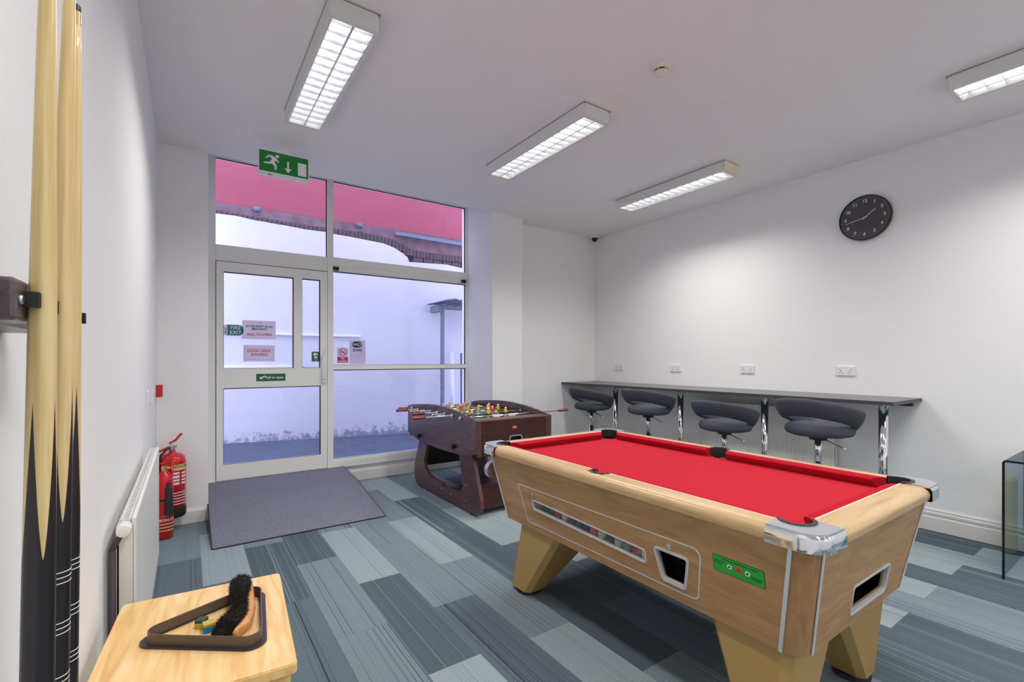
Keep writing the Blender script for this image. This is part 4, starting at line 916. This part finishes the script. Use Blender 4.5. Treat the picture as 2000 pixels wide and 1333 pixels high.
def cushion(p0, p1, side, cut0, cut1):
    """p0->p1 along the wood edge, side = direction to the table middle"""
    p0, p1, s = Vector(p0), Vector(p1), Vector(side); d = (p1 - p0).normalized(); bm = B()
    prof = [(0, ZR - .001), (.020, ZR - .001), (.040, ZR - .005), (.046, ZR - .012), (.044, ZR - .018), (.026, ZBED - .001), (0, ZBED - .001)]
    a = [bm.verts.new(p0 + s * x + d * (x / .046 * cut0) + Vector((0, 0, z))) for x, z in prof]; c = [bm.verts.new(p1 + s * x - d * (x / .046 * cut1) + Vector((0, 0, z))) for x, z in prof]; n = len(a)
    for k in range(n): bm.faces.new((a[k], a[(k + 1) % n], c[(k + 1) % n], c[k]))
    bm.faces.new(a); bm.faces.new(c); obj('cushion', bm, 'red_cloth_shaded', pt, 40)
    bm = B(); extrude_profile(bm, [(0, ZR - .002), (.004, ZR - .002), (.004, ZR + .0012), (0, ZR + .0012)], p0, p1, side=tuple(s)); obj('cloth_highlight', bm, 'highlight_line', pt)  # pale strip paints the highlight where the cloth meets the wood
for sx in (-1, 1):
    for sy in (-1, 1): cushion((sx * IW, sy * .050, 0), (sx * IW, sy * (OL - CA - .004), 0), (-sx, 0, 0), .012, .040)
for sy in (-1, 1): cushion((-OW + CA, sy * IL, 0), (OW - CA, sy * IL, 0), (0, -sy, 0), .040, .040)
# balls waiting in the tray
cols = [('grey', 112, 112, 108), ('dark grey', 60, 62, 62), ('dark green', 34, 60, 52), ('red', 190, 50, 50), ('white', 214, 212, 206), ('maroon', 110, 26, 36), ('bottle green', 30, 70, 62), ('navy', 34, 44, 100), ('orange red', 226, 70, 44), ('ivory', 210, 206, 190), ('black', 20, 20, 22), ('cream', 206, 200, 150), ('pale green', 120, 140, 120), ('crimson', 170, 36, 48), ('yellow', 222, 190, 36)]
bm = B(); bmesh.ops.create_uvsphere(bm, u_segments=20, v_segments=12, radius=.0252); ball_me = bpy.data.meshes.new('pool_ball'); bm.to_mesh(ball_me); bm.free()
for p in ball_me.polygons: p.use_smooth = True
prev = None
for i, (nm, r, g, b_) in enumerate(cols):
    me = ball_me.copy(); me.materials.append(mat('ball_' + nm.replace(' ', '_'), rgb(r, g, b_), .12, coat=.5)); o = bpy.data.objects.new('pool_ball', me); C.objects.link(o)
    y = 1.997 - .0506 * i; o.location = (PT.x - .442, y, .538 + .0312 * (y - 1.26) + .0272 - .012 - .0105)
    end = ' at the near end of the tray' if nm == 'yellow' else (' at the far end of the tray' if nm == 'grey' else ' in the tray window')
    tag(o, nm + ' ball behind the slot of the pool table' + end, 'ball', 'balls in the pool table tray')

# ================================================================== FOOTBALL TABLE
FX0, FX1, FY0, FY1 = 2.0, 2.82, 3.445, 4.925; FO = Vector((2.41, 4.185, 0))
ft = thing('football_table', 'dark mahogany table football game with red and yellow players', 'game table', tuple(FO))
prof = [(4.926, .558), (4.926, .843), (4.80, .866), (4.68, .878), (4.564, .887), (4.40, .899), (4.229, .905), (4.08, .902), (3.929, .893), (3.80, .882), (3.68, .867), (3.56, .849), (3.444, .828), (3.444, .545), (3.60, .512), (3.761, .499), (4.063, .488), (4.404, .492), (4.647, .502)]
MXp = lambda x: frame_m((x - FO.x, -FO.y, 0), (0, 1, 0), (0, 0, 1))
for x in (FX0, FX1 - .022):
    bm = B(); plate(bm, prof, (), -.022, MXp(x)); 
    for f in bm.faces:
        if abs(f.normal.x) < .5: f.material_index = 1
    obj('side_panel', bm, ['mahog_side', 'mahog_edge'], ft)
for (y0, y1) in ((FY0 + .006, FY0 + .028), (FY1 - .028, FY1 - .006)):
    bm = B(); slot = rrect(2.352, .612, 2.478, .668, .022, 5) if y0 < 4 else None
    plate(bm, [(FX0 + .022, .515), (FX1 - .022, .515), (FX1 - .022, .815), (FX0 + .022, .815)], [slot] if slot else (), .022, frame_m((-FO.x, y0 - FO.y, 0), (1, 0, 0), (0, 0, 1)))
    for v in bm.verts: v.co.y = (y0 - FO.y) + abs(v.co.y - (y0 - FO.y))
    obj('end_panel', bm, 'mahog', ft)
bm = B(); plate(bm, rrect(2.342, .602, 2.488, .678, .03, 6), [rrect(2.354, .614, 2.476, .666, .02, 6)], .01, frame_m((-FO.x, FY0 - FO.y, 0), (1, 0, 0), (0, 0, 1))); obj('slot_ring', bm, 'chrome_dull', ft)
bm = B(); box(bm, -.09, .10, FY0 + .03 - FO.y, FY0 + .13 - FO.y, .57, .70); obj('ball_return', bm, 'dark', ft)
bm = B(); box(bm, 2.382 - FO.x, 2.424 - FO.x, FY0 + .003 - FO.y, FY0 + .006 - FO.y, .735, .757, .001); obj('maker_plate', bm, 'orange', ft)
for x in (FX0 + .022, FX1 - .057):
    bm = B(); box(bm, x - FO.x, x + .035 - FO.x, FY0 - FO.y + .0, FY0 + .012 - FO.y, .515, .826, .004); obj('corner_moulding', bm, 'mahog_edge', ft)
for (y0, y1) in ((FY0 + .002, FY0 + .15), (FY1 - .12, FY1 - .002)):
    bm = B(); box(bm, FX0 + .022 - FO.x, FX1 - .022 - FO.x, y0 - FO.y, y1 - FO.y, .812, .828, .003); obj('end_ledge', bm, 'mahog_edge', ft)
bm = B(); box(bm, FX0 + .03 - FO.x, FX1 - .03 - FO.x, FY0 + .03 - FO.y, FY1 - .03 - FO.y, .715, .725); o = obj('pitch', bm, 'field', ft)
bm = B(); box(bm, FX0 + .05 - FO.x, FX1 - .05 - FO.x, -.002, .002, .725, .7262); plate(bm, circ(0, 0, .10, 32), [circ(0, 0, .096, 32)], .001, Matrix.Translation((0, 0, .7262))); obj('pitch_line', bm, 'ink_white', o)
bm = B(); box(bm, FX0 + .022 - FO.x, FX1 - .022 - FO.x, FY0 + .03 - FO.y, FY1 - .03 - FO.y, .535, .555); obj('under_board', bm, 'mahog_side', ft)
# score beads
bm = B(); cyl(bm, (-.20, FY0 + .075 - FO.y, .85), (.12, FY0 + .075 - FO.y, .85), .003); 
for x in (-.20, .12): box(bm, x - .004, x + .004, FY0 + .07 - FO.y, FY0 + .08 - FO.y, .826, .856)
sc_ = obj('score_rod', bm, 'chrome', ft)
for k in range(10):
    bm = B(); x = -.19 + .014 * k + (.10 if k > 4 else 0); box(bm, x, x + .012, FY0 + .065 - FO.y, FY0 + .085 - FO.y, .839, .861, .003); obj('score_bead', bm, 'ink_white', sc_)
# players
def player_mesh(cm):
    bm = B()
    lathe(bm, [(.004, .020), (.010, .024), (.012, .033), (.010, .042), (.003, .046)], n=10, mi=1)
    box(bm, -.013, .013, -.010, .010, -.012, .022, .004, 2, 0); box(bm, -.019, .019, -.007, .007, .002, .016, .003, 1, 0)
    box(bm, -.011, .011, -.009, .009, -.030, -.012, .003, 1, 2); box(bm, -.009, .009, -.006, .006, -.060, -.030, .002, 1, 1); box(bm, -.010, .010, -.011, .013, -.078, -.060, .002, 1, 2)
    me = bpy.data.meshes.new('player'); bm.to_mesh(me); bm.free()
    for x in (cm, 'fig_skin', 'dgreen'): me.materials.append(M[x])
    return me
pm = {'fig_red': player_mesh('fig_red'), 'fig_yel': player_mesh('fig_yel')}
ZRD = .828; rods = [(3.70, 1, 'fig_red', [0], 2.55), (3.855, -1, 'fig_yel', [-.20, 0, .20], 0), (4.01, 1, 'fig_red', [-.13, .13], 0), (4.165, -1, 'fig_yel', [-.24, -.12, 0, .12, .24], 0), (4.32, 1, 'fig_red', [-.24, -.12, 0, .12, .24], 0),
        (4.475, 1, 'fig_red', [-.20, 0, .20], 0), (4.63, -1, 'fig_yel', [-.13, .13], 0), (4.785, -1, 'fig_yel', [0], 0)]
outs = {0: 3.25, 1: 1.604, 2: 3.02, 3: 1.733, 4: 3.05, 5: 3.0, 6: 1.755, 7: 1.84}
for i, (y, sd, cm, xs, _) in enumerate(rods):
    e = outs[i] - FO.x; z = ZRD + (.01 if i in (1, 2, 3, 4) else 0); h0 = e; h1 = e - sd * .125; other = h1 - sd * 1.02
    bm = B(); cyl(bm, (h1 + sd * .02, y - FO.y, z), (other, y - FO.y, z), .007, n=10); cyl(bm, (other, y - FO.y, z), (other - sd * .012, y - FO.y, z), .010, n=10)
    rod = obj('rod', bm, 'chrome', ft)
    bm = B(); q = [(.008, 0), (.014, .006), (.016, .03), (.012, .07), (.016, .10), (.015, .12), (.010, .125)]
    lathe(bm, [(r, h1 + sd * t_) for r, t_ in q], (0, y - FO.y, z), 14, 'X'); obj('handle', bm, 'handle', rod, True)
    for px_ in (FX0 - .016, FX1 + .004):
        bm = B(); lathe(bm, [(.008, 0), (.018, .001), (.018, .011), (.008, .012)], (px_ - FO.x, y - FO.y, z), 14, 'X'); obj('bearing', bm, 'chrome_dull', rod, 40)
    sh_ = random.uniform(-.05, .05)
    for k, xx in enumerate(xs):
        o = bpy.data.objects.new('player', pm[cm]); C.objects.link(o); o.parent = rod; o.location = (xx + sh_, y - FO.y, z); o.rotation_euler = (random.choice([0, .2, -.3, 1.1]) if i not in (6, 7) else .1, 0, 0)
# adjusting knobs and screws
for y, z in ((4.60, .555), (3.82, .562)):
    bm = B(); lathe(bm, [(.010, 0), (.022, -.004), (.022, -.030), (.014, -.036)], (FX0 - FO.x, y - FO.y, z), 12, 'X'); obj('locking_knob', bm, 'black', ft, 40)
for y, z in ((3.50, .77), (3.50, .68), (3.50, .59)):
    bm = B(); lathe(bm, [(.006, 0), (.005, -.004)], (FX0 - FO.x, y - FO.y, z), 10, 'X'); obj('screw', bm, 'chrome_dull', ft)
# leg frames
legp = [(4.66, .53), (4.70, .44), (4.79, .25), (4.812, .16), (4.805, .085), (4.77, .04), (4.70, .015), (3.60, .012), (3.50, .015), (3.43, .05), (3.405, .10), (3.412, .16), (3.555, .53), (3.80, .53), (3.722, .225), (3.745, .165), (3.80, .14), (4.10, .125), (4.14, .150), (4.25, .158), (4.36, .165), (4.46, .185), (4.53, .225), (4.555, .29), (4.53, .36), (4.45, .53)]
for x, s in ((FX0 + .026, 1), (FX1 - .062, 1)):
    bm = B(); plate(bm, legp, (), -.034, MXp(x))
    for f in bm.faces:
        if abs(f.normal.x) < .5: f.material_index = 1
    o = obj('leg_frame', bm, ['mahog_side', 'mahog_edge'], ft)
    for y, z in ((3.66, .24), (3.66, .10), (3.95, .09), (4.15, .10), (4.55, .48)):
        bm = B(); lathe(bm, [(.007, 0), (.006, -.004)], (x - FO.x, y - FO.y, z), 10, 'X'); obj('screw', bm, 'chrome_dull', o)
    for y in (3.58, 4.66):
        bm = B(); cyl(bm, (x + .017 - FO.x, y - FO.y, 0), (x + .017 - FO.x, y - FO.y, .018), .016, n=12); obj('foot', bm, 'black', o)
xa_, xb_ = FX0 + .06 - FO.x, FX1 - .062 - FO.x
bm = B(); box(bm, xa_, xb_, 3.50 - FO.y, 3.52 - FO.y, .05, .26); obj('cross_board', bm, 'mahog', ft)
bm = B(); box(bm, xa_, xb_, 4.62 - FO.y, 4.64 - FO.y, .23, .50); obj('cross_board', bm, 'black', ft)
bm = B(); box(bm, xa_, xb_, 3.52 - FO.y, 3.80 - FO.y, .235, .25); obj('storage_shelf', bm, 'mahog_side', ft)
bm = B()
for k in range(3): cyl(bm, (xa_, 4.02 + .05 * k - FO.y, .10), (xb_, 4.02 + .05 * k - FO.y, .10), .009, n=8)
obj('cross_bars', bm, 'black', ft)['kind'] = 'stuff'

# ================================================================== GLASS DESK AND BIN
t = thing('glass_desk', 'smoked glass waterfall desk at the wall, cut by the frame', 'desk', (4.43, .05, 0))
gx0, gx1, gy, gz, th = 4.12 - 4.43, 4.826 - 4.43, .679 - .05, .733, .012
path = [(gy, 0), (gy, gz - .02)] + [(gy - .02 + .02 * math.cos(a), gz - .02 + .02 * math.sin(a)) for a in [PI / 2 * k / 5 for k in range(1, 6)]] + [(-.62, gz)]
path += [(-.64 + .02 * -math.sin(a) + .0, gz - .02 + .02 * math.cos(a)) for a in [PI / 2 * k / 5 for k in range(1, 6)]] + [(-.66, 0)]
def sheet(bm, path, x0, x1, th, mi_edge=None):
    n = len(path); outs_, ins_ = [], []
    for k, p in enumerate(path):
        a = Vector(path[max(k - 1, 0)]); c = Vector(path[min(k + 1, n - 1)]); tg = (c - a).normalized(); nr = Vector((-tg.y, tg.x))
        outs_.append(p); ins_.append((p[0] + nr.x * th, p[1] + nr.y * th))
    V = [[bm.verts.new((x, q[0], q[1])) for q in L_] for x in (x0, x1) for L_ in (outs_, ins_)]
    for k in range(n - 1):
        bm.faces.new((V[0][k], V[0][k + 1], V[2][k + 1], V[2][k])).material_index = 0
        if mi_edge is not None:
            bm.faces.new((V[0][k], V[0][k + 1], V[1][k + 1], V[1][k])).material_index = mi_edge
            bm.faces.new((V[2][k], V[2][k + 1], V[3][k + 1], V[3][k])).material_index = mi_edge
    return bm
bm = B(); sheet(bm, path, gx0, gx1, th, 1); obj('bent_glass', bm, ['smoke', 'smoke_edge'], t)
t = thing('slim_bin', 'slim olive yellow cylinder bin behind the smoked glass desk', 'bin', (4.722, .738, 0))
bm = B(); lathe(bm, [(.033, .0), (.036, .006), (.036, .50), (.033, .502)], n=28); obj('body', bm, 'bin_y', t, 40)
bm = B(); lathe(bm, [(.0375, .495), (.0375, .505), (.033, .520), (.022, .532), (.008, .537)], n=28); obj('lid', bm, 'bin_y', t, 40)
bm = B(); lathe(bm, [(.035, 0), (.038, .002), (.038, .010), (.035, .011)], n=28); obj('base_ring', bm, 'black_soft', t, 40)

# ================================================================== SMALL WOODEN TABLE WITH TRIANGLE, BRUSH, CHALK
TZ = .662; ta = -.0745
t = thing('side_table', 'small pale wooden side table with a rack triangle on top', 'table', (.028, 1.432, 0), ta)
bm = B(); plate(bm, rrect(-.198, -.262, .198, .262, .012, 4), (), .022, Matrix.Translation((0, 0, TZ)))
r = bmesh.ops.bevel(bm, geom=[e for e in bm.edges if all(abs(v.co.z - TZ) < 1e-5 for v in e.verts) and len([f for f in e.link_faces if abs(f.normal.z) < .5]) == 1], offset=.003, segments=2, affect='EDGES')
obj('table_top', bm, 'table_top', t)
for sx in (-1, 1):
    for sy in (-1, 1): bm = B(); box(bm, sx * .165 - .02, sx * .165 + .02, sy * .228 - .02, sy * .228 + .02, 0, TZ - .022, .003); obj('leg', bm, 'table_top', t)
for sx in (-1, 1): bm = B(); box(bm, sx * .165 - .009, sx * .165 + .009, -.21, .21, TZ - .085, TZ - .022); obj('apron', bm, 'table_top', t)
for sy in (-1, 1): bm = B(); box(bm, -.147, .147, sy * .228 - .009, sy * .228 + .009, TZ - .085, TZ - .022); obj('apron', bm, 'table_top', t)
# triangle
TA, TB, TC = Vector((-.128, 1.449)), Vector((.155, 1.236)), Vector((.192, 1.590)); cen = (TA + TB + TC) / 3
t = thing('rack_triangle', 'brown plastic rack triangle lying on the small wooden table', 'triangle', (cen.x, cen.y, TZ))
tri = lambda s, r: rpoly([tuple((p - cen) * s) for p in (TA, TB, TC)], r, 8)
bm = B(); plate(bm, tri(1.0, .034), [tri(.86, .026)], .005, Matrix.Translation((0, 0, .005))); obj('flange', bm, 'triangle_base', t)
bm = B(); plate(bm, tri(.905, .030), [tri(.875, .027)], .024, Matrix.Translation((0, 0, .029))); obj('frame_wall', bm, 'triangle', t, 40)
# brush: a curved wooden back on its side with black bristles
bt = thing('table_brush', 'pool table brush with black bristles lying across the triangle', 'brush', (.112, 1.452, TZ))
ax = [(-.030, -.118), (-.012, -.092), (.000, -.05), (.008, -.01), (.010, .03), (.013, .08), (.014, .108), (.012, .118)]
bm = B(); rows = []
for k, (x, y) in enumerate(ax):
    wd = .020 if 0 < k < len(ax) - 1 else .010
    rows.append([bm.verts.new((x + .016 + wd * math.cos(a) * .8, y, .016 + .013 * math.sin(a) + max(0, y) * .12)) for a in [2 * PI * j / 12 for j in range(12)]])
for a, c in zip(rows, rows[1:]):
    for j in range(12): bm.faces.new((a[j], a[(j + 1) % 12], c[(j + 1) % 12], c[j]))
bm.faces.new(rows[0]); bm.faces.new(rows[-1]); obj('wooden_back', bm, 'brush_wood', bt, True)
bm = B(); rnd = random.Random(3)
core = [(-.048, -.112, .024, .012), (-.036, -.100, .029, .023), (-.022, -.080, .031, .025), (-.006, -.054, .030, .020), (.002, -.022, .030, .016), (.004, .010, .031, .0155), (.007, .040, .034, .017), (.010, .066, .040, .022), (.012, .088, .044, .026), (.014, .106, .045, .022)]
rows = []
for (x, y, z, r) in core: rows.append([bm.verts.new((x + r * math.cos(a), y, z + r * .95 * math.sin(a))) for a in [2 * PI * j / 14 for j in range(14)]])
for a, c in zip(rows, rows[1:]):
    for j in range(14): bm.faces.new((a[j], a[(j + 1) % 14], c[(j + 1) % 14], c[j]))
bm.faces.new(rows[0]); bm.faces.new(rows[-1])
for k in range(5200):
    i = rnd.random() * (len(core) - 1.001); j = int(i); f = i - j; c0, c1 = core[j], core[j + 1]; x, y, z, r = [c0[q] * (1 - f) + c1[q] * f for q in range(4)]
    a = rnd.uniform(-.9, PI + .9); d = Vector((math.cos(a), rnd.uniform(-.5, .5) + (.9 if j > 6 else (-.9 if j < 1 else 0)) * rnd.random(), math.sin(a))).normalized(); b0 = Vector((x, y, z)) + Vector((math.cos(a), 0, math.sin(a))) * r * .92
    l = rnd.uniform(.005, .013); s_ = d.cross(Vector((rnd.uniform(-1, 1), rnd.uniform(-1, 1), rnd.uniform(-1, 1)))).normalized() * .0007
    bm.faces.new((bm.verts.new(b0 - s_), bm.verts.new(b0 + s_), bm.verts.new(b0 + d * l)))
o = obj('bristles', bm, 'bristle', bt); o['kind'] = 'stuff'
# chalk
t = thing('chalk_cube', 'blue cue chalk cube with a gold band inside the triangle', 'chalk', (.044, 1.418, TZ), .12)
bm = B(); box(bm, -.0115, .0115, -.0115, .0115, 0, .017, .0015); obj('chalk_block', bm, 'chalk', t); bm = B(); box(bm, -.012, .012, -.012, .012, .0165, .023, .0008); obj('paper_band', bm, 'chalk_label', t)
t = thing('chalk_cube', 'dark green cue chalk cube behind the blue one', 'chalk', (.030, 1.450, TZ), -.5)
bm = B(); box(bm, -.0115, .0115, -.0115, .0115, .014, .022, .0015); obj('chalk_block', bm, 'dgreen', t); bm = B(); box(bm, -.012, .012, -.012, .012, 0, .0145, .0008); obj('paper_band', bm, 'chalk_label', t)

# ================================================================== CUE RACK AND CUES
rk = thing('cue_rack', 'dark wooden wall rack with black clips holding three cues', 'rack', (XL, .6, 1.10))
Z_ = 1.406 - 1.10
bm = B(); pr = [(0, Z_ - .021), (.046, Z_ - .021), (.055, Z_ - .014)] + [(.055 - .012 * math.sin(PI * k / 8), Z_ - .014 + .028 * k / 8) for k in range(1, 8)] + [(.055, Z_ + .014), (.042, Z_ + .021), (0, Z_ + .021)]
extrude_profile(bm, pr, (0, -.75, 0), (0, .29, 0), side=(1, 0, 0)); obj('top_rail', bm, 'rack_wood', rk, 30)
bm = B(); box(bm, .03, .071, .012, .075, Z_ - .020, Z_ + .020, .004); obj('clip_block', bm, 'rack_wood', rk)
for y in (.052, .128, .265):
    bm = B(); z = Z_ + .0015
    box(bm, .046, .066, y - .019, y + .019, z - .0075, z + .0075, .001)
    for q in (-1, 1): box(bm, .062, .083, y + q * .0185 - .003, y + q * .0185 + .003, z - .0075, z + .0075, .001); box(bm, .079, .083, y + q * .0165 - .003, y + q * .0165 + .003, z - .0075, z + .0075, .001)
    obj('clip', bm, 'black', rk)
for y, x_ in ((.022, .071), (-.1, .043), (-.2, .043)): bm = B(); lathe(bm, [(.005, 0), (.004, .003)], (x_, y, Z_ + .0), 10, 'X'); obj('screw', bm, 'chrome_dull', rk)
bm = B(); box(bm, 0, .11, -.75, .30, -.815, -.775, .004); obj('base_rail', bm, 'rack_wood', rk)
# cue butt: black splices that run up into the ash as points, with thin white rings
m = bpy.data.materials.new('cue_butt'); m.use_nodes = True; nt = m.node_tree; N = nt.nodes.new; L = nt.links.new; p = nt.nodes['Principled BSDF']; p.inputs['Roughness'].default_value = .32; p.inputs['Coat Weight'].default_value = .12
tc = N('ShaderNodeTexCoord'); sx_ = N('ShaderNodeSeparateXYZ'); L(tc.outputs['Object'], sx_.inputs[0])
at = N('ShaderNodeMath'); at.operation = 'ARCTAN2'; L(sx_.outputs[1], at.inputs[0]); L(sx_.outputs[0], at.inputs[1])
pg = N('ShaderNodeMath'); pg.operation = 'PINGPONG'; pg.inputs[1].default_value = PI / 4; L(at.outputs[0], pg.inputs[0])
nr = N('ShaderNodeMath'); nr.operation = 'DIVIDE'; nr.inputs[1].default_value = PI / 4; L(pg.outputs[0], nr.inputs[0])
pw = N('ShaderNodeMath'); pw.operation = 'POWER'; pw.inputs[1].default_value = 1.4; L(nr.outputs[0], pw.inputs[0])
ml = N('ShaderNodeMath'); ml.operation = 'MULTIPLY_ADD'; ml.inputs[1].default_value = .155; ml.inputs[2].default_value = .819; L(pw.outputs[0], ml.inputs[0])
lt = N('ShaderNodeMath'); lt.operation = 'LESS_THAN'; L(sx_.outputs[2], lt.inputs[0]); L(ml.outputs[0], lt.inputs[1])
nz = N('ShaderNodeTexNoise'); mp = N('ShaderNodeMapping'); mp.inputs['Scale'].default_value = (60, 60, 2.); L(tc.outputs['Object'], mp.inputs[0]); L(mp.outputs[0], nz.inputs['Vector']); nz.inputs['Scale'].default_value = 2
cr = N('ShaderNodeValToRGB'); cr.color_ramp.elements[0].position = .35; cr.color_ramp.elements[0].color = (*rgb(204, 172, 112), 1); cr.color_ramp.elements[1].position = .7; cr.color_ramp.elements[1].color = (*rgb(230, 206, 150), 1); L(nz.outputs[0], cr.inputs[0])
mx = N('ShaderNodeMix'); mx.data_type = 'RGBA'; L(lt.outputs[0], mx.inputs[0]); L(cr.outputs[0], mx.inputs[6]); mx.inputs[7].default_value = (*rgb(30, 26, 30), 1)
L(mx.outputs[2], p.inputs['Base Color']); M['cue_butt'] = m
def cue(name, label, bx, by, tx, ty, ztop, rings, rot, rb=.0158, up=0.):
    """butt end at (bx, by), leaning to (tx, ty) at the top"""
    t = thing(name, label, 'cue', (bx, by, .335)); z0, z1 = .335, ztop; d = Vector((tx - bx, ty - by, z1 - z0))
    t.rotation_euler = d.to_track_quat('Z', 'Y').to_euler(); t.rotation_mode = 'XYZ'
    Lc = d.length; rt = .0040
    R = lambda z: rt + (rb - rt) * (1 - min(z / Lc, 1) ** 3.0)
    zz = [.012] + [Lc * k / 24 for k in range(1, 24)] + [Lc - .028]
    bm = B(); lathe(bm, [(R(z), z - up) for z in zz], n=32); o = obj('shaft', bm, 'cue_butt', t, True); o.rotation_euler = (0, 0, rot); o.location = (0, 0, up)
    bm = B(); lathe(bm, [(.011, 0), (rb, .003), (rb + .0002, .013)], n=24); obj('butt_cap', bm, 'black_soft', t, 40)
    bm = B(); lathe(bm, [(R(Lc) + .0004, Lc - .029), (R(Lc) + .0004, Lc - .010)], n=18); obj('ferrule', bm, 'brass', t, 40)
    bm = B(); lathe(bm, [(R(Lc) + .0003, Lc - .010), (R(Lc) + .0002, Lc - .003), (R(Lc) - .002, Lc)], n=18); obj('tip', bm, 'black_soft', t, 40)
    for z in rings:
        for k in range(3): bm = B(); zc = z - .335 + .006 * k; lathe(bm, [(R(zc) - .001, zc), (R(zc) + .0003, zc + .0001), (R(zc) + .0003, zc + .0010), (R(zc) - .001, zc + .0011)], n=24); obj('ring', bm, 'ink_white', t)
cue('pool_cue', 'two-tone pool cue nearest the camera on the wall rack', -.1305, .656, -.1127, .646, 1.86, [], .91, .0138)
cue('pool_cue', 'two-tone pool cue in the middle of the wall rack', -.1345, .728, -.1085, .722, 1.84, [1.101, 1.045, .985], .75, .0136, .015)
cue('pool_cue', 'shorter pool cue with a visible brass ferrule, furthest on the rack', -.1350, .807, -.1140, .795, 1.795, [1.089, 1.033, .975], .5, .0134, .01)
